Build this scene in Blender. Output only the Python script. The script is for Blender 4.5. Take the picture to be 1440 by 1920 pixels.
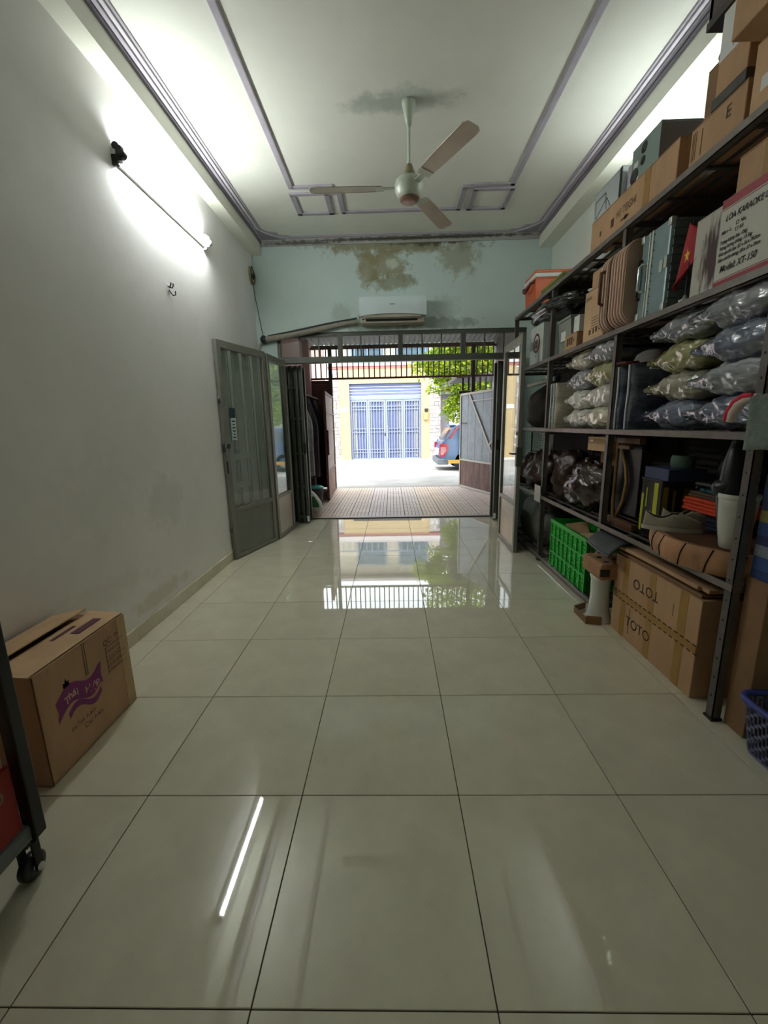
import bpy, math, random
from mathutils import Matrix, Vector, noise

# ------------------------------------------------------------------ clear, camera, world, sun, exposure
S = bpy.context.scene
for o in list(bpy.data.objects):
    bpy.data.objects.remove(o)
COL = S.collection
random.seed(7)

cam_d = bpy.data.cameras.new('camera')
cam = bpy.data.objects.new('camera', cam_d)
COL.objects.link(cam)
S.camera = cam
FPX, PITCH, YAW, ROLL, EYE = 780.58, 0.205786, -0.021382, -0.020312, 1.3895
_f = Vector((math.sin(YAW) * math.cos(PITCH), math.cos(YAW) * math.cos(PITCH), -math.sin(PITCH)))
_r = Vector((math.cos(YAW), -math.sin(YAW), 0))
_u = _r.cross(_f)
_r2 = _r * math.cos(ROLL) + _u * math.sin(ROLL)
_u2 = -_r * math.sin(ROLL) + _u * math.cos(ROLL)
cam.matrix_world = Matrix(((_r2.x, _u2.x, -_f.x, 0), (_r2.y, _u2.y, -_f.y, 0), (_r2.z, _u2.z, -_f.z, EYE), (0, 0, 0, 1)))
cam_d.sensor_fit = 'VERTICAL'
cam_d.sensor_height = 36.0
cam_d.sensor_width = 27.0
cam_d.lens = FPX * 36.0 / 1920.0
cam_d.clip_start = 0.02
cam_d.clip_end = 300

W = bpy.data.worlds.new('sky')
S.world = W
W.use_nodes = True
_bg = W.node_tree.nodes['Background']
_bg.inputs[0].default_value = (0.86, 0.94, 1.0, 1)
_bg.inputs[1].default_value = 3.2

sun_d = bpy.data.lights.new('sun', 'SUN')
sun_d.energy = 3.0
sun_d.angle = 0.012
sun_d.color = (1.0, 0.95, 0.86)
sun = bpy.data.objects.new('sun', sun_d)
COL.objects.link(sun)
sun.rotation_euler = Vector((0.25, 0.60, -0.76)).to_track_quat('-Z', 'Y').to_euler()
sun.location = (-4, -6, 12)

TUBE_LEFT, TUBE_RIGHT = 80.0, 22.0          # brightness of the fluorescent tubes

S.view_settings.view_transform = 'Standard'
S.view_settings.look = 'None'
S.view_settings.gamma = 1.0
S.view_settings.use_curve_mapping = False
S.view_settings.exposure = 0.80
S.cycles.max_bounces = 10
S.cycles.diffuse_bounces = 5
S.cycles.glossy_bounces = 5
S.cycles.transparent_max_bounces = 16
S.cycles.sample_clamp_indirect = 6.0
S.cycles.use_denoising = True
S.cycles.caustics_reflective = False
S.cycles.caustics_refractive = False

# ------------------------------------------------------------------ helpers
def lin(c):
    c = c / 255.0
    return c / 12.92 if c <= 0.04045 else ((c + 0.055) / 1.055) ** 2.4
def rgb(r, g, b):
    return (lin(r), lin(g), lin(b), 1.0)

MATS = {}
def mat(name, col, rough=0.6, metal=0.0, var=0.0, vscale=6.0, bump=0.0, bscale=60.0, coat=0.0, spec=0.5, ior=1.5,
        alpha=1.0, emit=0.0, stretch=None, trans=0.0, rand=0.0, vcol=None, detail=4.0, coords='Object'):
    if name in MATS:
        return MATS[name]
    m = bpy.data.materials.new(name)
    m.use_nodes = True
    nt = m.node_tree
    b = nt.nodes['Principled BSDF']
    c = rgb(*col) if max(col) > 1 else (*col, 1)
    b.inputs['Base Color'].default_value = c
    b.inputs['Roughness'].default_value = rough
    b.inputs['Metallic'].default_value = metal
    b.inputs['Specular IOR Level'].default_value = spec
    b.inputs['IOR'].default_value = ior
    b.inputs['Coat Weight'].default_value = coat
    b.inputs['Coat Roughness'].default_value = 0.12
    b.inputs['Alpha'].default_value = alpha
    b.inputs['Transmission Weight'].default_value = trans
    if emit:
        b.inputs['Emission Color'].default_value = c
        b.inputs['Emission Strength'].default_value = emit
    tc = nt.nodes.new('ShaderNodeTexCoord')
    src = tc.outputs[coords]
    if stretch:
        mp = nt.nodes.new('ShaderNodeMapping')
        mp.inputs['Scale'].default_value = stretch
        nt.links.new(src, mp.inputs[0])
        src = mp.outputs[0]
    last = None
    if var:
        n = nt.nodes.new('ShaderNodeTexNoise')
        n.inputs['Scale'].default_value = vscale
        n.inputs['Detail'].default_value = detail
        n.inputs['Roughness'].default_value = 0.65
        nt.links.new(src, n.inputs['Vector'])
        r = nt.nodes.new('ShaderNodeMapRange')
        r.inputs['From Min'].default_value = 0.3
        r.inputs['From Max'].default_value = 0.7
        nt.links.new(n.outputs['Fac'], r.inputs[0])
        mx = nt.nodes.new('ShaderNodeMix')
        mx.data_type = 'RGBA'
        c2 = rgb(*vcol) if vcol else tuple(x * (1 - var) for x in c[:3]) + (1,)
        c1 = c if vcol else tuple(min(1, x * (1 + var * 0.5)) for x in c[:3]) + (1,)
        mx.inputs['A'].default_value = c2
        mx.inputs['B'].default_value = c1
        nt.links.new(r.outputs[0], mx.inputs['Factor'])
        last = mx.outputs['Result']
    if rand:
        oi = nt.nodes.new('ShaderNodeObjectInfo')
        mr = nt.nodes.new('ShaderNodeMapRange')
        mr.inputs['To Min'].default_value = 1 - rand
        mr.inputs['To Max'].default_value = 1 + rand
        nt.links.new(oi.outputs['Random'], mr.inputs[0])
        hs = nt.nodes.new('ShaderNodeHueSaturation')
        hs.inputs['Color'].default_value = c
        if last:
            nt.links.new(last, hs.inputs['Color'])
        nt.links.new(mr.outputs[0], hs.inputs['Value'])
        last = hs.outputs[0]
    if last:
        nt.links.new(last, b.inputs['Base Color'])
    if bump:
        n2 = nt.nodes.new('ShaderNodeTexNoise')
        n2.inputs['Scale'].default_value = bscale
        n2.inputs['Detail'].default_value = 3
        nt.links.new(src, n2.inputs['Vector'])
        bp = nt.nodes.new('ShaderNodeBump')
        bp.inputs['Strength'].default_value = bump
        bp.inputs['Distance'].default_value = 0.01
        nt.links.new(n2.outputs['Fac'], bp.inputs['Height'])
        nt.links.new(bp.outputs[0], b.inputs['Normal'])
    MATS[name] = m
    return m

def glass_mat(name, tint, ior=1.55):
    m = bpy.data.materials.new(name)
    m.use_nodes = True
    nt = m.node_tree
    nt.nodes.clear()
    out = nt.nodes.new('ShaderNodeOutputMaterial')
    mx = nt.nodes.new('ShaderNodeMixShader')
    tr = nt.nodes.new('ShaderNodeBsdfTransparent')
    gl = nt.nodes.new('ShaderNodeBsdfGlossy')
    lw = nt.nodes.new('ShaderNodeLayerWeight')       # Schlick reflectance, the same from both sides of the pane
    pw = nt.nodes.new('ShaderNodeMath')
    pw.operation = 'POWER'
    pw.inputs[1].default_value = 4.0
    nt.links.new(lw.outputs['Facing'], pw.inputs[0])
    fr = nt.nodes.new('ShaderNodeMapRange')
    fr.inputs['To Min'].default_value = ((ior - 1) / (ior + 1)) ** 2
    nt.links.new(pw.outputs[0], fr.inputs[0])
    tr.inputs[0].default_value = tint
    gl.inputs['Roughness'].default_value = 0.015
    nt.links.new(fr.outputs[0], mx.inputs[0])
    nt.links.new(tr.outputs[0], mx.inputs[1])
    nt.links.new(gl.outputs[0], mx.inputs[2])
    nt.links.new(mx.outputs[0], out.inputs[0])
    MATS[name] = m
    return m

class MB:
    """collects shapes for one mesh"""
    def __init__(s):
        s.v, s.f, s.sm, s.mi = [], [], [], []
        s.M = None
        s.m = 0
    def add(s, vs, fs, smooth=False):
        n = len(s.v)
        for p in vs:
            p = Vector(p)
            s.v.append(s.M @ p if s.M else p)
        for f in fs:
            s.f.append([i + n for i in f])
            s.sm.append(smooth)
            s.mi.append(s.m)
        return s
    def box(s, x0, x1, y0, y1, z0, z1):
        v = [(x0, y0, z0), (x1, y0, z0), (x1, y1, z0), (x0, y1, z0), (x0, y0, z1), (x1, y0, z1), (x1, y1, z1), (x0, y1, z1)]
        return s.add(v, [(0, 3, 2, 1), (4, 5, 6, 7), (0, 1, 5, 4), (1, 2, 6, 5), (2, 3, 7, 6), (3, 0, 4, 7)])
    def bar(s, p, q, w, h, up=(0, 0, 1)):
        p, q = Vector(p), Vector(q)
        d = (q - p).normalized()
        a = d.cross(Vector(up))
        if a.length < 1e-4:
            a = d.cross(Vector((1, 0, 0)))
        a.normalize()
        b = a.cross(d)
        vs = []
        for c in (p, q):
            for i, j in ((-1, -1), (1, -1), (1, 1), (-1, 1)):
                vs.append(c + a * (i * w / 2) + b * (j * h / 2))
        return s.add(vs, [(0, 1, 2, 3), (7, 6, 5, 4), (0, 4, 5, 1), (1, 5, 6, 2), (2, 6, 7, 3), (3, 7, 4, 0)])
    def tube(s, pts, r, n=10, caps=True):
        pts = [Vector(p) for p in pts]
        rs = r if isinstance(r, (list, tuple)) else [r] * len(pts)
        t0 = (pts[1] - pts[0]).normalized()
        a = t0.cross(Vector((0, 0, 1)))
        if a.length < 1e-3:
            a = t0.cross(Vector((1, 0, 0)))
        a.normalize()
        rings = []
        for i, p in enumerate(pts):
            t = (pts[min(i + 1, len(pts) - 1)] - pts[max(i - 1, 0)]).normalized()
            a = (a - t * a.dot(t)).normalized()
            b = t.cross(a)
            rings.append([p + (a * math.cos(2 * math.pi * k / n) + b * math.sin(2 * math.pi * k / n)) * rs[i] for k in range(n)])
        vs = [v for rg in rings for v in rg]
        fs = []
        for i in range(len(pts) - 1):
            for k in range(n):
                k2 = (k + 1) % n
                fs.append((i * n + k, i * n + k2, (i + 1) * n + k2, (i + 1) * n + k))
        s.add(vs, fs, True)
        if caps:
            s.add(rings[0], [tuple(range(n))[::-1]])
            s.add(rings[-1], [tuple(range(n))])
        return s
    def lathe(s, prof, c=(0, 0, 0), n=24, ax='z', sx=1.0, sy=1.0, smooth=True):
        vs, fs = [], []
        for r, z in prof:
            for k in range(n):
                a = 2 * math.pi * k / n
                x, y = r * math.cos(a) * sx, r * math.sin(a) * sy
                p = (x, y, z) if ax == 'z' else ((z, x, y) if ax == 'x' else (x, z, y))
                vs.append((p[0] + c[0], p[1] + c[1], p[2] + c[2]))
        for i in range(len(prof) - 1):
            for k in range(n):
                k2 = (k + 1) % n
                f = (i * n + k, i * n + k2, (i + 1) * n + k2, (i + 1) * n + k)
                fs.append(f if ax != 'y' else f[::-1])
        return s.add(vs, fs, smooth)
    def prism(s, poly, ax, a0, a1, smooth=False):
        """poly in the plane across axis ax: x->(y,z), y->(x,z), z->(x,y)"""
        def P(u, v, a):
            return {'x': (a, u, v), 'y': (u, a, v), 'z': (u, v, a)}[ax]
        n = len(poly)
        vs = [P(u, v, a0) for u, v in poly] + [P(u, v, a1) for u, v in poly]
        s.add(vs, [tuple(range(n))[::-1], tuple(range(n, 2 * n))])
        return s.add(vs, [(i, (i + 1) % n, n + (i + 1) % n, n + i) for i in range(n)], smooth)
    def grid(s, fn, nu, nv, closed_u=False, smooth=True):
        vs = [fn(i / (nu if closed_u else nu - 1), j / (nv - 1)) for j in range(nv) for i in range(nu)]
        fs = []
        for j in range(nv - 1):
            for i in range(nu if closed_u else nu - 1):
                i2 = (i + 1) % nu
                fs.append((j * nu + i, j * nu + i2, (j + 1) * nu + i2, (j + 1) * nu + i))
        return s.add(vs, fs, smooth)
    def blob(s, c, rx, ry, rz, amp=0.15, freq=4.0, seed=0, n=36, ridged=True, flat=None):
        def fn(u, v):
            th, ph = 2 * math.pi * u, math.pi * v
            d = Vector((math.sin(ph) * math.cos(th), math.sin(ph) * math.sin(th), math.cos(ph)))
            q = d * freq + Vector((seed * 7.3, seed * 3.1, seed))
            k = noise.noise(q * 0.5) * 0.6
            if ridged:
                k += (0.5 - abs(noise.noise(q))) * 0.9 + (0.4 - abs(noise.noise(q * 2.3))) * 0.45
            else:
                k += noise.noise(q * 1.7) * 0.4
            w = 1 + amp * k
            p = Vector((d.x * rx * w + c[0], d.y * ry * w + c[1], d.z * rz * w + c[2]))
            if flat is not None and p.z < flat:
                p.z = flat
            return p
        return s.grid(fn, n, n // 2 + 2, closed_u=True)
    def build(s, name, m, parent=None, bevel=0.0, seg=2, kind=None, label=None, subsurf=0):
        me = bpy.data.meshes.new(name)
        me.from_pydata([tuple(v) for v in s.v], [], s.f)
        me.polygons.foreach_set('use_smooth', s.sm)
        ms = m if isinstance(m, (list, tuple)) else [m]
        for q in ms:
            me.materials.append(q)
        if len(ms) > 1:
            me.polygons.foreach_set('material_index', s.mi)
        me.update()
        o = bpy.data.objects.new(name, me)
        COL.objects.link(o)
        if parent:
            o.parent = parent
        if bevel:
            b = o.modifiers.new('bevel', 'BEVEL')
            b.width = bevel
            b.segments = seg
            b.limit_method = 'ANGLE'
            b.angle_limit = 0.6
        if subsurf:
            b = o.modifiers.new('sub', 'SUBSURF')
            b.levels = subsurf
            b.render_levels = subsurf
        if kind:
            o['kind'] = kind
        if label:
            o['label'] = label
        return o

def thing(name, label, cat, loc=(0, 0, 0), rz=0.0, group=None):
    o = bpy.data.objects.new(name, None)
    COL.objects.link(o)
    o.empty_display_size = 0.1
    o.location = loc
    o.rotation_euler = (0, 0, rz)
    return tag(o, label, cat, group)
def tag(o, label, cat, group=None):
    o['label'] = label
    o['category'] = cat
    if group:
        o['group'] = group
    return o
def struct(name, mb, m, bevel=0.0, parent=None):
    o = mb.build(name, m, parent, bevel)
    if not parent:
        o['kind'] = 'structure'
    return o
def dup(root, loc=None, rz=None, label=None, group=None, mats=None):
    r = root.copy()
    COL.objects.link(r)
    if loc is not None:
        r.location = loc
    if rz is not None:
        r.rotation_euler = (0, 0, rz)
    if label:
        r['label'] = label
    if group:
        r['group'] = group
    for ch in list(root.children):
        c = ch.copy()
        COL.objects.link(c)
        c.parent = r
        for g in list(ch.children):
            d = g.copy()
            COL.objects.link(d)
            d.parent = c
    return r
def copy_piece(o, loc, parent):
    c = o.copy()
    COL.objects.link(c)
    c.parent = parent
    c.location = loc
    return c
FACE = {'-x': ((0, -1, 0), (0, 0, 1), (-1, 0, 0)), '+x': ((0, 1, 0), (0, 0, 1), (1, 0, 0)), '-y': ((1, 0, 0), (0, 0, 1), (0, -1, 0)),
        '+z': ((0, -1, 0), (1, 0, 0), (0, 0, 1)), '-x180': ((0, 1, 0), (0, 0, -1), (-1, 0, 0)), '+zx': ((0, 1, 0), (-1, 0, 0), (0, 0, 1)),
        '+x90': ((0, 0, -1), (0, 1, 0), (1, 0, 0))}
def text(s, face, pos, size, m, parent, name='lettering', shear=0.0, align='LEFT', sx=1.0, bold=0.0):
    cu = bpy.data.curves.new(name, 'FONT')
    cu.body = s
    cu.size = size
    cu.shear = shear
    cu.align_x = align
    cu.offset = bold
    cu.materials.append(m)
    tmp = bpy.data.objects.new(name, cu)
    me = bpy.data.meshes.new_from_object(tmp)
    bpy.data.objects.remove(tmp)
    o = bpy.data.objects.new(name, me)
    COL.objects.link(o)
    o.parent = parent
    X, Y, Z = FACE[face] if isinstance(face, str) else face
    o.matrix_local = Matrix(((X[0] * sx, Y[0], Z[0], pos[0]), (X[1] * sx, Y[1], Z[1], pos[1]), (X[2] * sx, Y[2], Z[2], pos[2]), (0, 0, 0, 1)))
    return o

# ------------------------------------------------------------------ materials
def stained(name, base, stains, stain_col, vscale=9.0, rough=0.75, dirt=0.06, thresh=(0.45, 0.62)):
    """painted plaster with damp stains that have a place and a shape of their own (ellipses in object space broken up by noise)"""
    m = mat(name, base, rough=rough, var=dirt, vscale=1.6, bump=0.06, bscale=45)
    nt = m.node_tree
    b = nt.nodes['Principled BSDF']
    prev = b.inputs['Base Color'].links[0].from_socket
    tc = nt.nodes.new('ShaderNodeTexCoord')
    nz = nt.nodes.new('ShaderNodeTexNoise')
    nz.inputs['Scale'].default_value = vscale
    nz.inputs['Detail'].default_value = 6
    nz.inputs['Roughness'].default_value = 0.7
    nt.links.new(tc.outputs['Object'], nz.inputs['Vector'])
    for k, (cx, cy, cz, sx, sy, sz, amt, col) in enumerate(stains):
        mp = nt.nodes.new('ShaderNodeMapping')
        mp.vector_type = 'TEXTURE'
        mp.inputs['Location'].default_value = (cx, cy, cz)
        mp.inputs['Scale'].default_value = (sx, sy, sz)
        nt.links.new(tc.outputs['Object'], mp.inputs[0])
        ln = nt.nodes.new('ShaderNodeVectorMath')
        ln.operation = 'LENGTH'
        nt.links.new(mp.outputs[0], ln.inputs[0])
        a = nt.nodes.new('ShaderNodeMath')        # noise - 0.5*dist
        a.operation = 'MULTIPLY_ADD'
        a.inputs[1].default_value = -0.42
        nt.links.new(ln.outputs['Value'], a.inputs[0])
        nt.links.new(nz.outputs['Fac'], a.inputs[2])
        r = nt.nodes.new('ShaderNodeMapRange')
        r.inputs['From Min'].default_value = 0.08
        r.inputs['From Max'].default_value = 0.26
        r.inputs['To Max'].default_value = amt
        nt.links.new(a.outputs[0], r.inputs[0])
        mx = nt.nodes.new('ShaderNodeMix')
        mx.data_type = 'RGBA'
        nt.links.new(r.outputs[0], mx.inputs['Factor'])
        nt.links.new(prev, mx.inputs['A'])
        mx.inputs['B'].default_value = rgb(*(col or stain_col))
        prev = mx.outputs['Result']
    nt.links.new(prev, b.inputs['Base Color'])
    return m

M_wall_l = stained('paint_wall_left', (240, 238, 236), [(-1.73, 1.95, 0.42, .2, .9, .13, .18, (196, 184, 158)), (-1.73, 2.9, 0.2, .2, .45, .07, .35, (196, 178, 146)),
                   (-1.73, 3.1, 0.85, .2, .3, .22, .16, (150, 148, 142)), (-1.73, 2.4, 1.0, .3, .4, .3, .09, (160, 158, 150)),
                   (-1.73, 3.75, 2.3, .3, .3, .3, .08, (160, 165, 158))], (170, 160, 130), vscale=7)
M_wall_b = stained('paint_wall_back', (206, 224, 222), [(.10, 5.75, 3.60, 1.15, .4, .15, .85, (138, 132, 94)), (-.02, 5.75, 3.36, .30, .4, .22, .8, (146, 140, 104)),
                   (-.26, 5.75, 3.34, .17, .4, .28, .8, (146, 140, 104)), (.88, 5.75, 3.44, .30, .4, .26, .62, (148, 146, 112)), (.05, 5.75, 3.16, .34, .4, .12, .7, (135, 132, 96)),
                   (.55, 5.75, 3.62, .7, .4, .07, .95, (84, 80, 62)), (.05, 5.75, 3.37, .09, .4, .07, .9, (206, 214, 200)),
                   (.62, 5.75, 2.66, .62, .4, .09, .6, (105, 116, 104)), (-.15, 5.75, 2.63, .5, .4, .07, .5, (126, 132, 112)),
                   (-.62, 5.75, 2.8, .16, .4, .14, .35, (140, 148, 140)), (.72, 5.75, 2.85, .2, .4, .16, .3, (140, 150, 144))], (140, 134, 100), vscale=8)
M_wall_r = mat('paint_wall_right', (228, 234, 226), rough=.75, var=.06, vscale=2, bump=.06, bscale=45)
M_ceil = stained('paint_ceiling', (230, 231, 221), [(.17, 3.56, 3.68, .40, .15, .2, .42, (150, 166, 158)), (-.05, 3.6, 3.68, .3, .12, .2, .4, (150, 160, 150))], (150, 160, 150), vscale=5)
M_beam = mat('paint_beam', (230, 231, 217), rough=.75, var=.05, vscale=2, bump=.05, bscale=40)
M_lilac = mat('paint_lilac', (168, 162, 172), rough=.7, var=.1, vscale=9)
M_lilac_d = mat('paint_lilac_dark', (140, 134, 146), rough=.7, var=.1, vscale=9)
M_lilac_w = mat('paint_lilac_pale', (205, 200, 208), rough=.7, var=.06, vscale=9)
M_lilac_b = stained('paint_cornice_back', (176, 176, 172), [(.3, 5.72, 3.64, 1.6, .3, .02, .85, (70, 66, 54)), (-1.1, 5.72, 3.62, .5, .3, .02, .8, (80, 74, 66))], (80, 74, 60), vscale=11)

M_grout = mat('grout', (70, 66, 58), rough=.9)
M_tile = mat('floor_tile', (222, 216, 194), rough=.022, var=.10, vscale=5.0, ior=1.62, spec=.62, rand=.03, detail=7)
M_skirt = mat('skirting_tile', (212, 205, 180), rough=.12, var=.14, vscale=7, ior=1.6, rand=.04)
M_porch = mat('porch_tile', (176, 158, 150), rough=.45, var=.22, vscale=9, rand=.10)
M_porch_g = mat('porch_grout', (120, 104, 98), rough=.9)
M_street = mat('street_concrete', (150, 146, 140), rough=.85, var=.28, vscale=1.3, bump=.3, bscale=30)
M_rack = mat('rack_steel', (104, 98, 94), rough=.42, metal=.35, var=.2, vscale=14)
M_rack_l = mat('rack_rail', (128, 120, 114), rough=.4, metal=.35, var=.22, vscale=14)
M_dark = mat('dark_metal', (40, 40, 40), rough=.5, metal=.4)
M_black = mat('black_plastic', (22, 22, 24), rough=.4)
M_card = mat('cardboard', (188, 150, 114), rough=.8, var=.16, vscale=7, stretch=(1, 1, .3), bump=.05, bscale=90)
M_card2 = mat('cardboard_pale', (204, 168, 130), rough=.8, var=.14, vscale=6, stretch=(1, 1, .3), bump=.05, bscale=90)
M_card3 = mat('cardboard_dark', (140, 106, 74), rough=.8, var=.2, vscale=7, bump=.05, bscale=90)
M_tape = mat('brown_tape', (164, 124, 62), rough=.3, var=.12, vscale=14)
M_tape_c = mat('pale_tape', (190, 158, 112), rough=.3, var=.1, vscale=14)
M_ink = mat('ink_black', (38, 32, 30), rough=.7)
M_inkb = mat('ink_brown', (84, 58, 32), rough=.7)
M_purple = mat('ink_purple', (128, 34, 108), rough=.6)
M_purple_d = mat('ink_maroon', (92, 40, 58), rough=.6)
M_cream = mat('ink_cream', (216, 176, 150), rough=.6)
M_white = mat('white_paint', (226, 228, 226), rough=.45, var=.04, vscale=6)
M_whitepl = mat('white_plastic', (224, 226, 222), rough=.3)
M_ac = mat('ac_panel', (214, 228, 232), rough=.18, var=.03, vscale=3)
M_ac2 = mat('ac_body', (178, 172, 158), rough=.4, var=.15, vscale=12)
M_fan = mat('fan_enamel', (198, 206, 190), rough=.3, var=.08, vscale=12)
M_blade = mat('fan_blade', (190, 178, 160), rough=.34, metal=.25, var=.14, vscale=7)
M_frame = mat('door_steel', (136, 136, 126), rough=.42, metal=.3, var=.16, vscale=8)
M_strip = mat('grille_steel', (188, 192, 182), rough=.5, metal=.1, var=.1, vscale=6)
M_frame_d = mat('frame_steel_dark', (88, 92, 84), rough=.45, metal=.3, var=.16, vscale=8)
M_kick = mat('door_kick_panel', (128, 130, 122), rough=.35, metal=.35, var=.12, vscale=5)
M_kick_lit = mat('door_kick_panel_lit', (186, 176, 158), rough=.3, metal=.2, var=.12, vscale=5)  # paler copy of the kick panel, glow of the light put into its colour
M_acc = mat('shutter_steel', (70, 76, 70), rough=.45, metal=.45, var=.25, vscale=10)
M_glass = glass_mat('door_glass', (.93, .97, .95, 1), 1.75)
M_glass_l = glass_mat('transom_glass', (.86, .89, .88, 1), 1.4)
M_pvc = mat('pvc_grey', (170, 168, 156), rough=.5, var=.2, vscale=20)
M_foam = mat('pipe_wrap', (150, 146, 134), rough=.7, var=.25, vscale=30, bump=.2, bscale=60)
M_wire = mat('wire_dark', (58, 56, 52), rough=.6)
M_brownw = mat('brown_timber', (92, 62, 44), rough=.6, var=.3, vscale=8, stretch=(1, 1, .2))

# ------------------------------------------------------------------ the room shell
XL, XR, YB, YR, ZC = -1.73, 2.03, 5.75, -1.6, 3.68
struct('wall_left', MB().box(XL - .12, XL, YR, 5.95, -.05, 3.8), M_wall_l)
struct('wall_right', MB().box(XR, XR + .12, YR, 5.95, -.05, 3.8), M_wall_r)
struct('wall_back', MB().box(XL - .12, XR + .12, YB, 5.95, 2.585, 3.8).box(XL - .12, -1.475, YB, 5.95, -.05, 2.585).box(1.765, XR + .12, YB, 5.95, -.05, 2.585), M_wall_b)
struct('wall_rear', MB().box(XL - .12, XR + .12, YR - .12, YR, -.05, 3.8), M_wall_r)
struct('ceiling', MB().box(XL - .12, XR + .12, YR - .12, 5.95, ZC, ZC + .12), M_ceil)
struct('beam_left', MB().box(XL, -1.6, YR, YB, 3.5, ZC), M_beam)
struct('beam_right', MB().box(1.86, XR, YR, YB, 3.5, ZC), M_beam)

fl = struct('floor', MB().box(XL, XR, YR, 6.2, -.06, -.004), M_grout)
FX0, FY0, TS = -.3656, .7409, .6
tile_cache = {}
for i in range(-3, 4):
    for j in range(-4, 10):
        x0, x1 = max(FX0 + i * TS, XL), min(FX0 + (i + 1) * TS, XR)
        y0, y1 = max(FY0 + j * TS, YR), min(FY0 + (j + 1) * TS, 6.195)
        if x1 - x0 < .02 or y1 - y0 < .02:
            continue
        w, d = round(x1 - x0 - .0034, 4), round(y1 - y0 - .0034, 4)
        c = ((x0 + x1) / 2, (y0 + y1) / 2, random.uniform(-.0003, 0))
        if (w, d) not in tile_cache:
            tile_cache[(w, d)] = MB().box(-w / 2, w / 2, -d / 2, d / 2, -.012, 0).build('tile', M_tile, fl, bevel=.0012, seg=1)
            tile_cache[(w, d)].location = c
        else:
            copy_piece(tile_cache[(w, d)], c, fl)

# skirting tiles along the two long walls
for side, x0, x1 in (('left', XL, XL + .011), ('right', XR - .011, XR)):
    bb = struct('baseboard_' + side, MB().box(x0, x1 - .004 if side == 'left' else x1, YR, YB, .0, .098), M_grout)
    first = None
    y = FY0 - 4 * TS
    while y < YB - .05:
        d = min(TS, YB - y)
        if first is None or d < TS:
            p = MB().box(x0, x1, -d / 2 + .0015, d / 2 - .0015, 0.001, .1).build('tile', M_skirt, bb, bevel=.002, seg=1)
            p.location = (0, y + d / 2, 0)
            first = first or p
        else:
            copy_piece(first, (0, y + d / 2, 0), bb)
        y += TS

# cornices: stepped plaster strips, painted lilac, along beams and back wall
def cornice_side(name, xb, sgn):
    st = MB().box(min(xb, xb + sgn * .02), max(xb, xb + sgn * .02), YR, YB, 3.632, 3.68)
    base = struct(name, st, M_lilac_d)
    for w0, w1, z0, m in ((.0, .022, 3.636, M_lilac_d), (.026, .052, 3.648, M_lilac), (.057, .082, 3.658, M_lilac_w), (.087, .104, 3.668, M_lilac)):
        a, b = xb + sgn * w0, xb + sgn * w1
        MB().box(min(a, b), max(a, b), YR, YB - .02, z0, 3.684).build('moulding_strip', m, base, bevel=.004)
    return base
cornice_side('trim_1', -1.6, 1)
cornice_side('trim_2', 1.86, -1)
tb = struct('trim_3', MB().box(-1.6, 1.86, 5.73, 5.752, 3.598, 3.684), M_lilac_b)
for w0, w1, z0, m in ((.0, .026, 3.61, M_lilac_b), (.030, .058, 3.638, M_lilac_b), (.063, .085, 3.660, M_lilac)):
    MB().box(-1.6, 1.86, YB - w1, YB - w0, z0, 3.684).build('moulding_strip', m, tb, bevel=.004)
# curved corner pieces
for sgn, xc in ((1, -1.6), (-1, 1.86)):
    R = .60
    poly = [(xc, YB)]
    for k in range(13):
        a = math.pi / 2 * k / 12
        poly.append((xc + sgn * (R - R * math.sin(a)) , YB - (R - R * math.cos(a))) if False else (xc + sgn * R * (1 - math.cos(a)), YB - R * (1 - math.sin(a))))
    poly = poly if sgn < 0 else poly[::-1]
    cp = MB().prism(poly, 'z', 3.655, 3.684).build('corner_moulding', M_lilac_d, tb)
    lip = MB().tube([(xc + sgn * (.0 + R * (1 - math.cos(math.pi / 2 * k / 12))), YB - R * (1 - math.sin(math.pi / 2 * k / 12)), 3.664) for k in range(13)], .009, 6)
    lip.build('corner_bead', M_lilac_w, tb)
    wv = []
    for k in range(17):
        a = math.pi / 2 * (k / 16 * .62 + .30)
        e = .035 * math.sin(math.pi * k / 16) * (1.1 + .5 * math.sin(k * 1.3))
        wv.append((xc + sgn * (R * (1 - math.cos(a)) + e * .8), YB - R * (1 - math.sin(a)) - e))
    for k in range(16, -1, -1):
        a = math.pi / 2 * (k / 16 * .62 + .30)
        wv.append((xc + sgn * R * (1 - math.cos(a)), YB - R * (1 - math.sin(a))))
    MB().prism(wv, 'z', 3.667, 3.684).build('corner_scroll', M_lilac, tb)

# ceiling panel moulding (long frame with stepped end)
tp = struct('trim_4', MB().box(-.97, -.915, YR + .5, 4.62, 3.662, 3.684), M_lilac, bevel=.008)
def strip(x0, x1, y0, y1):
    MB().box(x0, x1, y0, y1, 3.662, 3.684).build('moulding_strip', M_lilac, tp, bevel=.008)
strip(1.195, 1.25, YR + .5, 4.68)
strip(-.94, -.53, 4.575, 4.625)
strip(-.99, -.50, 4.70, 4.75)
strip(.85, 1.25, 4.63, 4.68)
strip(.85, 1.27, 4.71, 4.76)
for x0, x1 in ((-.99, -.585), (.85, 1.275)):
    strip(x0, x0 + .06, 4.72, 5.145)
    strip(x1 - .06, x1, 4.72, 5.145)
    strip(x0, x1, 5.095, 5.145)
strip(-.515, -.455, 4.72, 5.135)
strip(.735, .795, 4.68, 5.135)
strip(-.50, .79, 5.085, 5.135)
strip(.74, .87, 4.66, 4.71)
strip(YR and -.97, 1.25, YR + .5, YR + .555)

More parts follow.
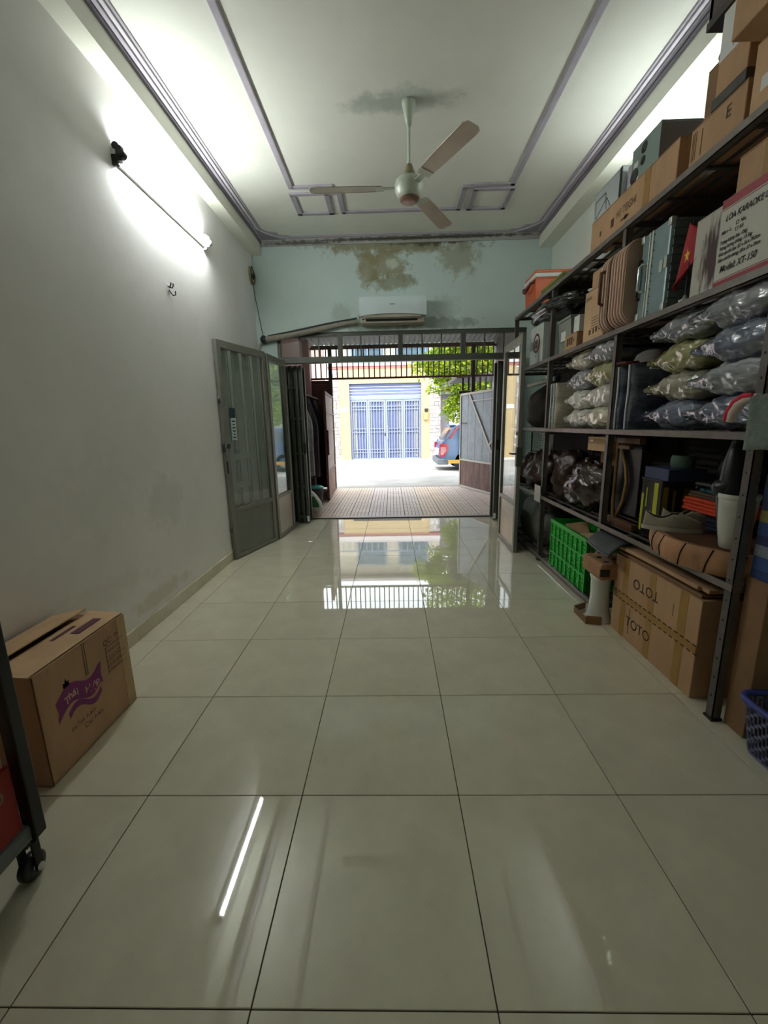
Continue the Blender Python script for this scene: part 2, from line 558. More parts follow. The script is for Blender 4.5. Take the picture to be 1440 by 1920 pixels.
# ------------------------------------------------------------------ fluorescent tubes
def glow(name, col, strength):
    m = bpy.data.materials.new(name)
    m.use_nodes = True
    nt = m.node_tree
    nt.nodes.clear()
    e = nt.nodes.new('ShaderNodeEmission')
    e.inputs[0].default_value = (*col, 1)
    e.inputs[1].default_value = strength
    o = nt.nodes.new('ShaderNodeOutputMaterial')
    nt.links.new(e.outputs[0], o.inputs[0])
    return m
def tube_lamp(label, x, sgn, y0, y1, z, strength, col, group=None):
    t = thing('fluorescent_lamp', label, 'lamp', (x, (y0 + y1) / 2, z), 0, group)
    L = (y1 - y0) / 2
    MB().prism([(0, -.045), (sgn * .018, -.045), (sgn * .042, -.025), (sgn * .042, .025), (sgn * .03, .034), (0, .034)], 'y', -L, L).build('batten', M_whitepl, t)
    MB().tube([(sgn * .064, -L + .035, -.006), (sgn * .064, L - .035, -.006)], .0145, 12).build('tube', glow('tube_glow', col, strength), t)
    for e in (-1, 1):
        ye = e * (L - .012)
        b = MB().box(min(0, sgn * .06), max(0, sgn * .06), ye - .018, ye + .018, -.042, -.004)
        b.box(min(sgn * .03, sgn * .068), max(sgn * .03, sgn * .068), ye - .018, ye + .018, -.01, .042)
        b.lathe([(.0, -.02), (.024, -.02), (.024, .02), (.0, .02)], (sgn * .062, ye, -.004), 14, 'y')
        b.lathe([(.0, -.015), (.022, -.015), (.022, .015), (.0, .015)], (sgn * .03, ye, .045), 12, 'y').lathe([(.0, -.015), (.022, -.015), (.022, .015), (.0, .015)], (sgn * .014, ye, -.045), 12, 'y')
        b.build('end_holder', M_dark if e < 0 else M_whitepl, t, bevel=.003)
    return t
tube_lamp('lit white fluorescent tube on the left wall above the hook', XL, 1, 2.985, 4.30, 3.09, TUBE_LEFT, (.95, 1.0, .97))
tube_lamp('lit fluorescent tube on the right wall, hidden behind the top boxes', XR, -1, 2.85, 4.05, 3.20, TUBE_RIGHT, (.95, 1.0, .99))


# ------------------------------------------------------------------ ceiling fan
fan = thing('ceiling_fan', 'pale green three-blade ceiling fan hanging from the ceiling', 'fan', (.163, 3.562, 3.68))
MB().lathe([(.0, 0), (.048, 0), (.05, -.012), (.03, -.10), (.018, -.155), (.0, -.156)], n=24).build('ceiling_cup', M_fan, fan)
MB().tube([(0, 0, -.15), (0, 0, -.46)], .011, 12).build('down_rod', M_fan, fan)
MB().lathe([(.0, -.40), (.022, -.40), (.045, -.455), (.055, -.475), (.0, -.475)], n=20).build('rod_cup', mat('fan_cup', (140, 132, 104), rough=.5), fan)
MB().lathe([(0, -.478), (.06, -.481), (.10, -.505), (.112, -.538), (.108, -.572), (.092, -.602), (.085, -.625), (0, -.625)], n=36).build('motor_housing', M_fan, fan)
MB().lathe([(0, -.650), (.04, -.648), (.068, -.640), (.080, -.622), (.082, -.605), (0, -.605)], n=28).build('bottom_cap', mat('fan_cap', (150, 120, 104), rough=.3, metal=.3), fan)
for a in (180.5, 61, -61.5):
    A = math.radians(a)
    M = Matrix.Rotation(A, 4, 'Z') @ Matrix.Translation((0, 0, -.552)) @ Matrix.Rotation(math.radians(-9), 4, 'X')
    b = MB()
    b.M = M
    b.box(.10, .22, -.022, .022, -.003, .003).box(.19, .25, -.05, .05, -.0045, -.0005)
    arm = b.build('blade_arm', M_fan, fan, bevel=.002)
    b = MB()
    b.M = M
    pl = [(.21, -.052), (.40, -.060), (.72, -.062), (.75, -.045), (.752, .03), (.735, .056), (.70, .062), (.40, .058), (.21, .05)]
    b.prism(pl, 'z', -.0005, .0035)
    b.tube([(.21, -.054, .001), (.40, -.061, .001), (.72, -.063, .001)], .0042, 6)
    b.build('blade', M_blade, fan)

# ------------------------------------------------------------------ air conditioner
ac = thing('air_conditioner', 'white wall air conditioner above the doorway', 'air conditioner', (.036, 5.75, 2.64))
b = MB().box(-.40, .40, -.17, 0, .0, .285)
b.box(-.36, .36, -.205, -.16, .045, .28)
b.build('body', M_ac2, ac, bevel=.012)
def acp(u, v):
    x = -.42 + .84 * u
    top = .292 + .0 * u
    bot = .075 + .024 * math.sin(math.pi * u)
    return (x, -.222 + .02 * (abs(u - .5) * 2) ** 4 - .012 * math.sin(math.pi * v), bot + (top - bot) * v)
b = MB().grid(acp, 25, 8)
def acb(u, v):
    p = acp(1 - u, v)
    return (p[0], p[1] + .02, p[2])
b.grid(acb, 25, 8)
b.box(-.42, .42, -.205, -.02, .286, .294).box(-.42, -.412, -.215, -.05, .08, .29).box(.412, .42, -.215, -.05, .08, .29)
b.build('front_panel', M_ac, ac)
MB().box(-.33, .31, -.176, -.165, .02, .07).build('outlet', M_black, ac)
b = MB()
for k in range(13):
    b.box(-.32 + k * .05, -.316 + k * .05, -.182, -.16, .022, .07)
b.build('outlet_vanes', M_dark, ac)
MB().bar((-.34, -.2, .058), (.33, -.2, .058), .05, .005).build('louvre_flap', M_ac2, ac)
MB().box(-.032, .032, -.236, -.231, .196, .205).build('badge', mat('badge_grey', (96, 104, 108), rough=.4), ac)
MB().lathe([(0, 0), (.008, 0), (.008, .006), (0, .006)], (-.37, -.176, .045), 10, 'y').build('screw_cap', M_black, ac)

# insulated pipe from the air conditioner to the corner
pp = MB().tube([(-.40, 5.70, 2.69), (-.62, 5.70, 2.665), (-1.0, 5.70, 2.592), (-1.35, 5.70, 2.535), (-1.60, 5.70, 2.50)], [.026, .03, .032, .036, .04], 12).build('wrapped_pipe', M_foam)
tag(pp, 'grey wrapped pipe running from the air conditioner to the left corner', 'pipe')
MB().tube([(-.42, 5.72, 2.735), (-.8, 5.715, 2.68), (-1.3, 5.71, 2.59), (-1.58, 5.71, 2.545)], .011, 8).build('drain_hose', M_wire, pp)
pj = MB().blob((-1.63, 5.70, 2.50), .045, .035, .05, .25, 3, 3, 16)
pj.build('tape_joint', M_black, pp)
dp = MB().tube([(-1.66, 5.70, 2.47), (-1.69, 5.70, 2.45), (-1.70, 5.70, 2.40), (-1.70, 5.70, 1.2), (-1.70, 5.70, .02)], .013, 10).build('drain_pipe', M_pvc)
tag(dp, 'thin grey pipe running down the left corner behind the glass doors', 'pipe')

# corner: conduit, round socket, hanging cable
sk = thing('socket_outlet', 'oval dirty socket with a cable under the left beam corner', 'socket', (-1.73, 5.66, 3.25))
b = MB()
b.M = Matrix.Rotation(math.radians(12), 4, 'X')
b.lathe([(0, 0), (.075, 0), (.07, .028), (.045, .032), (0, .032)], (0, 0, 0), 24, 'x', sx=.75, sy=1.35)
b.build('base_plate', mat('old_socket', (176, 164, 128), rough=.6, var=.3, vscale=30), sk)
MB().blob((.045, -.015, -.02), .022, .03, .035, .1, 2, 1, 14, False).build('plug', M_black, sk)
MB().tube([(.03, -.02, .10), (.035, .055, .03), (.035, .06, -.06), (.03, .0, -.115), (.03, -.06, -.05), (.03, -.055, .05), (.03, -.02, .10)], .006, 6).build('cable_loop', M_wire, sk)
cd = MB().box(-1.73, -1.705, 5.66, 5.685, 3.33, 3.5).build('conduit', M_whitepl, bevel=.003)
tag(cd, 'short white conduit from the left beam down to the socket', 'conduit')
cb = MB().tube([(-1.70, 5.65, 3.14), (-1.69, 5.66, 3.0), (-1.67, 5.67, 2.85), (-1.655, 5.68, 2.70), (-1.635, 5.69, 2.54)], .0045, 6).build('hanging_cable', M_wire)
tag(cb, 'thin dark cable hanging from the corner socket to the wrapped pipe', 'cable')

# wall hook
hk = thing('wall_hook', 'small metal hook with two bent prongs on the left wall', 'hook', (XL, 3.52, 2.45))
MB().box(0, .006, -.012, .012, .0, .05).build('plate', M_white, hk, bevel=.002)
MB().tube([(.004, 0, .01), (.02, .005, -.015), (.03, .006, -.03), (.055, -.002, -.028), (.06, -.012, -.005)], .0045, 8).build('lower_prong', M_dark, hk)
MB().tube([(.004, -.01, .03), (.025, -.016, .028), (.034, -.018, .045), (.034, -.018, .056)], .0045, 8).tube([(.004, .01, .03), (.025, .016, .028), (.034, .018, .045), (.034, .018, .06)], .0045, 8).build('upper_prongs', M_dark, hk)

# ------------------------------------------------------------------ doorway: transom, jambs, threshold
tr = struct('window_1', MB().box(-1.475, 1.765, 5.765, 5.835, 2.535, 2.585).box(-1.475, 1.765, 5.755, 5.845, 2.21, 2.285)
            .box(-1.475, -1.44, 5.765, 5.835, 2.285, 2.535).box(1.73, 1.765, 5.765, 5.835, 2.285, 2.535), M_frame_d, bevel=.004)
mull = [-1.44, -.656, .137, .954, 1.73]
for x in mull[1:4]:
    MB().box(x - .03, x + .03, 5.765, 5.835, 2.28, 2.54).build('mullion', M_frame_d, tr, bevel=.003)
for a, bb in zip(mull[:-1], mull[1:]):
    a2, b2 = a + (.03 if a > -1.4 else 0), bb - (.03 if bb < 1.7 else 0)
    MB().box(a2, b2, 5.81, 5.815, 2.285, 2.535).build('pane', M_glass_l, tr)
    for k in (1, 2):
        xx = a2 + (b2 - a2) * k / 3
        MB().box(xx - .008, xx + .008, 5.785, 5.80, 2.285, 2.535).build('bar', M_frame_d, tr)
jb = struct('trim_5', MB().box(-1.475, -1.435, 5.765, 5.835, 0, 2.21).box(1.725, 1.765, 5.765, 5.835, 0, 2.21), M_frame_d, bevel=.003)
struct('trim_6', MB().box(-1.475, 1.765, 6.195, 6.235, -.02, .012), M_dark)
struct('trim_7', MB().box(-1.85, 2.25, 6.235, 6.36, -.03, .004), mat('sill_stone', (196, 178, 166), rough=.4, var=.12, vscale=8))

# glass folding door leaves
def leaf(label, p, q, h, bars, kick, handle=None, sticker=False, hook=False, group=None, side=1):
    """side: +1 room face lies on the +n side (n = left of p->q)"""
    p, q = Vector((*p, 0)), Vector((*q, 0))
    w = (q - p).length
    rz = math.atan2(q.y - p.y, q.x - p.x)
    t = thing('glass_door_leaf', label, 'door', (p.x, p.y, .008), rz, group)
    st, fr = .062, .02
    b = MB().box(0, st, -fr, fr, 0, h).box(w - st, w, -fr, fr, 0, h).box(st, w - st, -fr, fr, h - .075, h).box(st, w - st, -fr, fr, 0, .035).box(st, w - st, -fr, fr, .50, .545)
    b.build('frame', M_frame, t, bevel=.004)
    MB().box(st - .006, w - st + .006, -.006, .006, .03, .505).build('kick_panel', kick, t)
    MB().box(st - .006, w - st + .006, -.003, .003, .54, h - .07).build('pane', M_glass, t)
    yb = -side * .017
    if bars:
        for u0, u1 in ((.10, .21), (.235, .245), (.31, .44), (.455, .465), (.53, .66), (.685, .695), (.75, .86), (.885, .895)):
            MB().box(w * u0, w * u1, yb - .004, yb + .004, .545, h - .075).build('grille_strip', M_strip, t)
        for zc, u0, u1 in ((1.42, .08, .25), (1.08, .08, .62), (.78, .08, .5)):
            MB().box(w * u0, w * u1, yb - .005, yb + .005, zc - .035, zc + .035).build('grille_crosspiece', M_strip, t)
    return t, w, h
A, wA, hA = leaf('steel and glass door leaf standing ajar beside the left wall, with a paper sticker', (-1.705, 4.255), (-1.462, 5.045), 2.235, True, M_kick, side=-1)
B, wB, hB = leaf('narrow glass door leaf hinged at the left jamb, folded against the first leaf', (-1.45, 5.07), (-1.395, 5.71), 2.225, False, M_kick_lit, side=1)
C2, wC, hC = leaf('steel and glass door leaf with a lever lock in front of the rack end', (1.335, 5.115), (1.318, 4.362), 2.235, False, M_kick_lit, side=1)
D2, wD, hD = leaf('glass door leaf hinged at the right jamb, mostly behind the other leaf', (1.71, 5.735), (1.352, 5.14), 2.225, False, M_kick_lit, side=1)
# room side of leaf A is -n (n = left of p->q points to -x), so room face is y=-.02
st_ = MB().box(.135, .215, -.0215, -.0205, 1.30, 1.40)
st_.build('sticker_header', mat('sticker_blue', (24, 52, 62), rough=.4), A).location = (0, .016, .185)
MB().box(.135, .215, -.0055, -.0045, 1.26, 1.485).build('sticker', mat('sticker_paper', (196, 212, 220), rough=.5), A)
b = MB()
for k, ww in enumerate((.05, .03, .04, .05, .03, .05)):
    b.box(.175 - ww / 2, .175 + ww / 2, -.0062, -.0056, 1.28 + k * .033, 1.292 + k * .033)
b.build('sticker_print', M_ink, A, kind='stuff')
for z in (1.66, 1.22, .33):
    MB().lathe([(0, -.03), (.011, -.03), (.011, .03), (0, .03)], (-.008, .0, z), 10).build('hinge_barrel', M_frame_d, A)
for dx, dz in ((.045, 1.20), (-.035, 1.17)):
    MB().tube([(dx + .02 * math.cos(k * math.pi / 6), -.024, dz + .02 * math.sin(k * math.pi / 6)) for k in range(13)], .005, 6).build('padlock_ring', M_dark, A)
MB().box(-.006, .006, -.026, -.016, .92, 1.05).build('lock_plate', M_black, A)
# lever lock on leaf C (its free edge is at the near end)
MB().box(wC - .05, wC + .004, -.03, .03, .93, 1.13).build('lock_case', M_frame_d, C2, bevel=.004)
MB().tube([(wC - .03, -.02, 1.06), (wC - .03, -.06, 1.06), (wC - .05, -.065, 1.06), (wC - .13, -.065, 1.058)], .009, 8).build('lever_handle', M_dark, C2)
MB().tube([(wC - .01 + .018 * math.cos(k * math.pi / 6), -.03, 1.27 + .018 * math.sin(k * math.pi / 6)) for k in range(13)], .005, 6).build('padlock_ring', M_frame_d, C2)

# folded steel shutter stacks at both jambs
def shutter(label, x0, x1, sgn):
    t = thing('folding_shutter', label, 'shutter', ((x0 + x1) / 2, 6.07, 0))
    n = 6
    hw = (x1 - x0) / 2
    for k in range(n):
        xx = -hw + (k + .5) * (2 * hw) / n
        yy = .085 * (1 if k % 2 else -1) * .25
        b = MB()
        b.box(xx - .011, xx + .011, -.11 + yy, .11 + yy, .02, 2.205)
        b.build('slat', M_acc, t, bevel=.004)
        b = MB()
        b.box(xx - .0145, xx + .0145, -.125 + yy, -.108 + yy, .02, 2.205)
        b.build('slat_edge', M_frame_d, t, bevel=.004)
    for z in (.10, .55, 1.02, 1.5, 1.92):
        MB().box(-hw, hw, -.135, -.128, z - .022, z + .022).build('lattice_link', M_acc, t, bevel=.003)
    xe = hw if sgn > 0 else -hw
    b = MB().box(xe - .02, xe + .02, -.14, -.10, .012, 2.205).box(xe - .02, xe + .02, .05, .10, .012, 2.205)
    b.build('leading_post', M_frame_d, t, bevel=.004)
    MB().box(xe - .012, xe + .026, -.15, -.135, 1.02, 1.16).build('lock_box', M_dark, t, bevel=.003)
    MB().box(xe - .018, xe + .018, -.15, -.14, .03, .11).build('floor_roller', M_white, t, bevel=.004)
shutter('folded dark steel shutter stacked at the left jamb', -1.455, -1.235, 1)
shutter('folded dark steel shutter stacked at the right jamb', 1.475, 1.70, -1)
# ------------------------------------------------------------------ the steel rack
rack = thing('storage_rack', 'dark steel slotted-angle rack filling the right wall', 'rack', (1.73, 3.52, 0))
RX0, RX1 = -.25, .25
PY = [-1.76, -.59, .60, 1.76]
SH = [.045, .655, 1.312, 1.955, 2.575]
for k, y in enumerate(PY):
    for xx, s in ((RX0, 1), (RX1, -1)):
        b = MB().box(min(xx, xx + s * .004), max(xx, xx + s * .004), y - .02, y + .02, 0, 2.6).box(min(xx, xx + s * .04), max(xx, xx + s * .04), y - .02, y - .016, 0, 2.6)
        po = b.build('post', M_rack, rack)
        if k == 0 and s == 1:
            hb = MB()
            for q in range(24):
                hb.lathe([(0, 0), (.006, 0), (.006, .002), (0, .002)], (xx - .0015, y + .004, .12 + q * .095), 8, 'x')
            hb.build('bolt_hole', M_black, po)
    MB().box(RX0 - .006, RX0 + .045, y - .026, y + .026, 0, .012).build('foot_plate', M_black, rack)
for k, z in enumerate(SH):
    y0 = PY[1] if k == 0 else PY[0]
    h = .036
    for xx, s in ((RX0 - .004, 1), (RX1 + .004, -1)):
        MB().box(min(xx, xx + s * .004), max(xx, xx + s * .004), y0 - .02, PY[3] + .02, z - h / 2, z + h / 2).box(min(xx, xx + s * .034), max(xx, xx + s * .034), y0 - .02, PY[3] + .02, z - h / 2, z - h / 2 + .004).build('front_rail' if s == 1 else 'back_rail', M_rack_l, rack)
    for y in PY[1 if k == 0 else 0:]:
        MB().box(RX0, RX1, y - .018, y - .014, z - .018, z + .018).build('cross_rail', M_rack, rack)
    b = MB()
    n = int((PY[3] - y0) / .085)
    for q in range(1, 7):
        xx = RX0 + q * (RX1 - RX0) / 7
        b.box(xx - .008, xx + .008, y0, PY[3], z + .008, z + .018)
    for q in range(1, int((PY[3] - y0) / .29) + 1):
        b.box(RX0, RX1, y0 + q * .29 - .01, y0 + q * .29 + .01, z - .004, z + .008)
    b.build('shelf_grid', M_rack, rack)
MB().box(RX1 - .012, RX1 - .006, PY[0] - .4, PY[3], .02, 2.56).build('shade_sheet', mat('rack_shade', (42, 36, 34), rough=.8, var=.25, vscale=5), rack)  # unseen sheet added behind the goods, coloured dark to stand for shade
ZS = [z + .019 for z in SH]      # tops of the shelves
MB().tube([(-.24, -1.74, 1.46), (-.36, -1.90, 1.465), (-.46, -2.30, 1.47)], .008, 8).build('towel_arm', M_rack, rack)

# ------------------------------------------------------------------ cartons
def carton(label, x0, x1, y0, y1, z0, z1, m=None, cat='box', name='cardboard_box', group=None, tape=M_tape_c, flaps=True, stripes=(), near_edge=True, rz=0.0, bev=.004):
    m = m or M_card
    t = thing(name, label, cat, ((x0 + x1) / 2, (y0 + y1) / 2, z0), rz, group)
    w, d, h = (x1 - x0) / 2, (y1 - y0) / 2, z1 - z0
    MB().box(-w, w, -d, d, 0, h - .004).build('body', m, t, bevel=bev)
    if flaps:
        MB().box(-w, -.0015, -d, d, h - .0035, h).build('flap', m, t)
        MB().box(.0015, w, -d, d, h - .0035, h).build('flap', m, t)
    if tape:
        b = MB().box(-.024, .024, -d - .0006, d + .0006, h, h + .0007)
        b.box(-.024, .024, -d - .0012, -d - .0002, h - min(.07, h * .4), h).box(-.024, .024, d + .0002, d + .0012, h - min(.07, h * .4), h)
        b.build('tape', tape, t)
    for u, wd in stripes:
        MB().box(-w - .0012, -w - .0004, d - u - wd / 2, d - u + wd / 2, 0.001, h).build('tape', M_tape, t)
    return t, w, d, h
def marks(t, rects, m, x, name='printed_mark'):
    """flat print on the room-side face: rects are (y from far edge, width, z, height)"""
    b = MB()
    for ya, wd, z, hh in rects:
        b.box(x - .0011, x - .0003, ya - wd, ya, z, z + hh)
    return b.build(name, m, t)

# ---- top shelf, far to near
Z4 = ZS[4]
t = thing('cool_box', 'orange cool box with white lid band and red handle, on the top shelf', 'cool box', (1.745, 4.88, Z4))
M_or = mat('orange_plastic', (206, 96, 48), rough=.45, var=.1, vscale=10)
b = MB().prism([(-.222, 0), (.222, 0), (.235, .235), (-.235, .235)], 'y', -.175, .175)
b.build('body', M_or, t, bevel=.012)
MB().box(-.24, .24, -.18, .18, .235, .25).build('rim', M_or, t, bevel=.004)
MB().box(-.245, .245, -.185, .185, .25, .29).build('lid_band', M_white, t, bevel=.006)
MB().box(-.24, .24, -.18, .18, .29, .322).build('lid', M_or, t, bevel=.01)
MB().tube([(-.225, -.13, .22), (-.27, -.12, .21), (-.285, -.06, .17), (-.29, .0, .15), (-.285, .06, .17), (-.27, .12, .21), (-.225, .13, .22)], .014, 10).build('carry_handle', mat('handle_red', (96, 32, 26), rough=.4), t)
t = thing('folded_cover', 'folded olive green cloth cover on the top shelf beside the orange cool box', 'cover', (1.68, 4.27, Z4))
M_olive = mat('olive_cloth', (112, 122, 52), rough=.85, var=.2, vscale=10, bump=.2, bscale=50)
MB().box(-.18, .18, -.31, .30, 0, .035).build('lower_fold', M_olive, t, bevel=.015)
MB().box(-.175, .17, -.30, .26, .0352, .072).build('upper_fold', M_olive, t, bevel=.016)
for k, (ya, yb) in enumerate(((3.60, 3.72), (3.76, 3.93))):
    o = MB().box(1.52, 1.80, ya, yb, Z4, Z4 + .02).build('paper_pad', M_white, bevel=.002)
    tag(o, ['white paper pad lying on the top shelf, next to the long carton', 'white paper pad lying on the top shelf, next to the green cover'][k], 'paper', 'paper pads on the top shelf')
t, w, d, h = carton('long narrow taped carton on the front edge of the top shelf', 1.485, 1.605, 2.475, 3.42, Z4, 2.79, M_card, stripes=((.68, .06),))
text('HF TEIGHI', '-x', (-w - .0015, .12, .075), .062, M_inkb, t, shear=.0, sx=.8)
marks(t, [(.19, .04, .05, .05), (.02, .03, .03, .025), (.34, .02, .06, .03), (.06, .09, .035, .012)], M_inkb, -w)
t, w, d, h = carton('pale grey appliance carton with line drawing, behind the long carton on the top shelf', 1.63, 1.95, 3.335, 3.74, Z4, 3.115, mat('carton_grey', (188, 194, 196), rough=.6, var=.08), tape=None)
b = MB()
for p, q in (((.17, .46), (.02, .46)), ((.17, .46), (.16, .34)), ((.16, .34), (.0, .42)), ((.02, .46), (.0, .34)), ((.0, .42), (-.06, .34))):
    b.bar((-w - .001, p[0], p[1]), (-w - .001, q[0], q[1]), .004, .0016, up=(1, 0, 0))
b.build('line_drawing', M_ink, t)
MB().box(-w - .0012, -w - .0003, -d, -d + .03, .0, h).build('black_edge_band', M_black, t)
t, w, d, h = carton('narrow lilac-white carton standing between two appliance cartons on the top shelf', 1.66, 1.93, 3.215, 3.32, Z4, 3.09, mat('carton_lilac', (196, 190, 200), rough=.6, var=.08), tape=None)
MB().lathe([(0, 0), (.011, 0), (.011, .001), (0, .001)], (-w - .0012, -.03, .42), 12, 'x').build('hand_hole', M_black, t)
t, w, d, h = carton('green-grey cooker carton with round pictures on its front, top shelf', 1.62, 1.94, 2.895, 3.195, Z4, 3.115, mat('carton_greengrey', (132, 150, 144), rough=.55, var=.12), tape=None)
MB().box(-w, w, -d - .0012, -d - .0003, .002, h - .01).build('dark_end_panel', mat('carton_brownend', (116, 104, 100), rough=.7), t)
for yy, zz, r, mm in ((.11, .36, .045, M_dark), (.02, .405, .026, M_dark), (.015, .475, .032, M_dark)):
    MB().lathe([(0, 0), (r, 0), (r, .0012), (0, .0012)], (-w - .0014, yy, zz), 20, 'x').build('printed_picture', mm, t)
marks(t, [(.125, .05, .40, .035), (.13, .07, .31, .03)], M_whitepl, -w)
t, w, d, h = carton('carton with dark stripes and a letter E on the top shelf, under the grey plank', 1.485, 1.93, 2.055, 2.385, Z4, 2.752, M_card, tape=M_tape_c)
marks(t, [(.15, .004, .02, .12), (.14, .004, .02, .12), (.128, .004, .02, .12), (.09, .006, .02, .11)], M_inkb, -w)
text('E', '-x', (-w - .0015, -.055, .075), .07, M_ink, t)
t, w, d, h = carton('carton with white printed squares at the near end of the top shelf', 1.485, 1.94, 1.72, 2.03, Z4, 2.84, M_card2, tape=M_tape)
marks(t, [(.11, .05, .06, .05), (.05, .07, .09, .05), (.05, .07, .03, .05), (-.04, .06, .06, .06)], M_whitepl, -w)
o = MB().box(1.478, 1.74, 2.065, 2.26, 2.7525, 2.797).build('grey_plank', mat('plank_grey', (74, 72, 68), rough=.7, var=.2), bevel=.003)
tag(o, 'short dark grey plank lying on the carton marked E', 'plank')
t, w, d, h = carton('tall carton with a white handwritten sheet on it, on the grey plank', 1.482, 1.78, 2.07, 2.245, 2.7975, 3.115, M_card)
MB().box(-w - .0014, -w - .0004, -d + .005, d - .002, .13, h - .005).build('paper_sheet', M_white, t)
text('LO', '-x', (-w - .002, .02, .21), .06, M_ink, t, sx=.8)
text('1', '-x', (-w - .002, .02, .145), .05, M_ink, t, sx=.8)
t, w, d, h = carton('brown carton stacked behind the white-sheeted carton on the carton marked E', 1.50, 1.76, 2.262, 2.335, 2.7525, 2.96, M_card3, tape=M_tape)
o = MB().blob((1.58, 2.30, 3.0), .05, .045, .055, .3, 4, 5, 24, flat=2.962).build('grey_bag', mat('grey_bag', (140, 140, 136), rough=.4, bump=.3))
tag(o, 'crumpled grey plastic bag tucked on top of the narrow brown carton', 'bag')
t, w, d, h = carton('large carton overhanging the shelf edge at the top right corner', 1.37, 1.80, 1.55, 2.02, 2.845, 3.30, M_card, stripes=((.30, .05),))
t = thing('picture_frame', 'dark wooden frame with pale panel lying on top of the white-sheeted carton', 'frame', (1.60, 2.18, 3.117))
MB().box(-.13, .13, -.15, .165, 0, .035).build('frame_base', mat('frame_wood', (40, 34, 34), rough=.4), t, bevel=.003)
MB().box(-.125, -.10, -.15, .16, .035, .30).box(-.125, .12, .135, .16, .035, .30).build('frame_side', mat('frame_wood2', (70, 56, 58), rough=.4), t, bevel=.003)
MB().box(-.095, .11, -.145, .13, .04, .28).build('panel', mat('frame_panel', (176, 172, 160), rough=.5), t)

o = MB().box(1.62, 1.965, 2.395, 2.885, Z4 + .0005, Z4 + .012).build('cardboard_sheet', M_card3)  # added unseen, hides the brightly lit wall seen through the shelf grid
tag(o, 'dark sheet added on the top shelf behind the long narrow carton, blocking the lit wall', 'cardboard')
# ---- second shelf from top
Z3 = ZS[3]
t, w, d, h = carton('white box with a round red emblem, far end of the upper middle shelf', 1.485, 1.78, 4.325, 4.70, Z3, 2.335, mat('carton_white', (200, 206, 200), rough=.55, var=.06), tape=None)
b = MB()
b.lathe([(.072, 0), (.094, 0), (.094, .0012), (.072, .0012)], (-w - .0015, -.005, .195), 30, 'x')
b.build('emblem_ring', mat('emblem_red', (110, 32, 34), rough=.5), t)
text('15', '-x', (-w - .0018, .052, .155), .10, MATS['emblem_red'], t, sx=.9, bold=.004)
marks(t, [(.02, .03, .06, .03)], mat('print_grey', (150, 156, 150), rough=.6), -w)
o = MB().blob((1.61, 4.30, 2.43), .15, .46, .085, .35, 2.6, 2, 44, flat=2.3355).build('black_plastic_bag', mat('black_film', (12, 12, 14), rough=.16, bump=.4, bscale=25, coat=.6))
tag(o, 'shiny black plastic bag lying on the white emblem box', 'bag')
t = thing('storage_bin', 'pale grey-green plastic bin with a white label on the upper middle shelf', 'bin', (1.68, 3.88, Z3))
M_bin = mat('bin_plastic', (136, 142, 132), rough=.4, var=.06)
MB().prism([(-.15, 0), (.15, 0), (.17, .27), (-.17, .27)], 'y', -.13, .13).build('body', M_bin, t, bevel=.01)
MB().box(-.18, .18, -.14, .14, .262, .285).build('lid', M_bin, t, bevel=.006)
MB().box(-.166, -.160, -.03, .07, .10, .18).build('label', M_whitepl, t)
t, w, d, h = carton('small brown carton with dark print standing before the tall carton', 1.485, 1.63, 3.555, 3.785, Z3, 2.09, M_card, tape=M_tape)
marks(t, [(.07, .03, .03, .06), (.03, .03, .035, .055), (-.01, .03, .03, .06), (-.06, .015, .05, .02)], M_inkb, -w)
t, w, d, h = carton('small white box sitting on the small brown carton', 1.50, 1.62, 3.50 + .06, 3.66, 2.0905, 2.215, M_white, tape=None)
text('7', '-x', (-w - .0015, .02, .07), .03, M_ink, t)
t, w, d, h = carton('tall pale brown carton with fine print lines beside the ribbed suitcase', 1.485, 1.78, 3.125, 3.44, Z3, 2.325, M_card2, tape=M_tape)
text('BINHA', '-x', (-w - .0015, .14, .285), .042, M_inkb, t, sx=.75)
marks(t, [(.03, .14, .15 - k * .018, .004) for k in range(5)] + [(.06, .03, .04, .035), (.0, .02, .04, .035), (-.04, .025, .045, .035), (-.09, .03, .05, .03)], M_inkb, -w)
t, w, d, h = carton('flat carton lying on top of the tall pale brown carton', 1.50, 1.80, 3.05 + .075, 3.38, 2.3255, 2.45, M_card, tape=M_tape)
# ribbed suitcase
M_case = mat('suitcase_shell', (204, 172, 150), rough=.38, var=.1, vscale=10)
t = thing('suitcase', 'beige hard-shell suitcase with raised ribs standing on the upper middle shelf', 'suitcase', (1.595, 2.935, Z3))
def rrect(x0, x1, z0, z1, r, n=6):
    p = []
    for cx, cz, a0 in ((x1 - r, z1 - r, 0), (x0 + r, z1 - r, 90), (x0 + r, z0 + r, 180), (x1 - r, z0 + r, 270)):
        for k in range(n + 1):
            a = math.radians(a0 + 90 * k / n)
            p.append((cx + r * math.cos(a), cz + r * math.sin(a)))
    return p
MB().prism(rrect(-.165, .165, .006, .47, .085), 'y', -.15, .15, True).build('shell', M_case, t, bevel=.02)
for k in range(9):
    yy = -.135 + k * .034
    if k == 5:
        continue
    pr = rrect(-.168, .168, .003, .473, .088)
    pts = [(p[0], yy, p[1]) for p in pr]
    MB().tube(pts + [pts[0]], .0085, 6, False).build('rib', M_case, t)
MB().prism(rrect(-.171, .171, .0, .476, .09), 'y', .03, .042, True).build('zip_seam', mat('zip_brown', (92, 66, 50), rough=.6), t)
MB().tube([(-.17, .10, .17), (-.196, .095, .18), (-.20, .09, .25), (-.20, .09, .31), (-.196, .095, .365), (-.17, .10, .375)], .011, 8).build('handle', mat('handle_brown', (96, 66, 52), rough=.5), t)
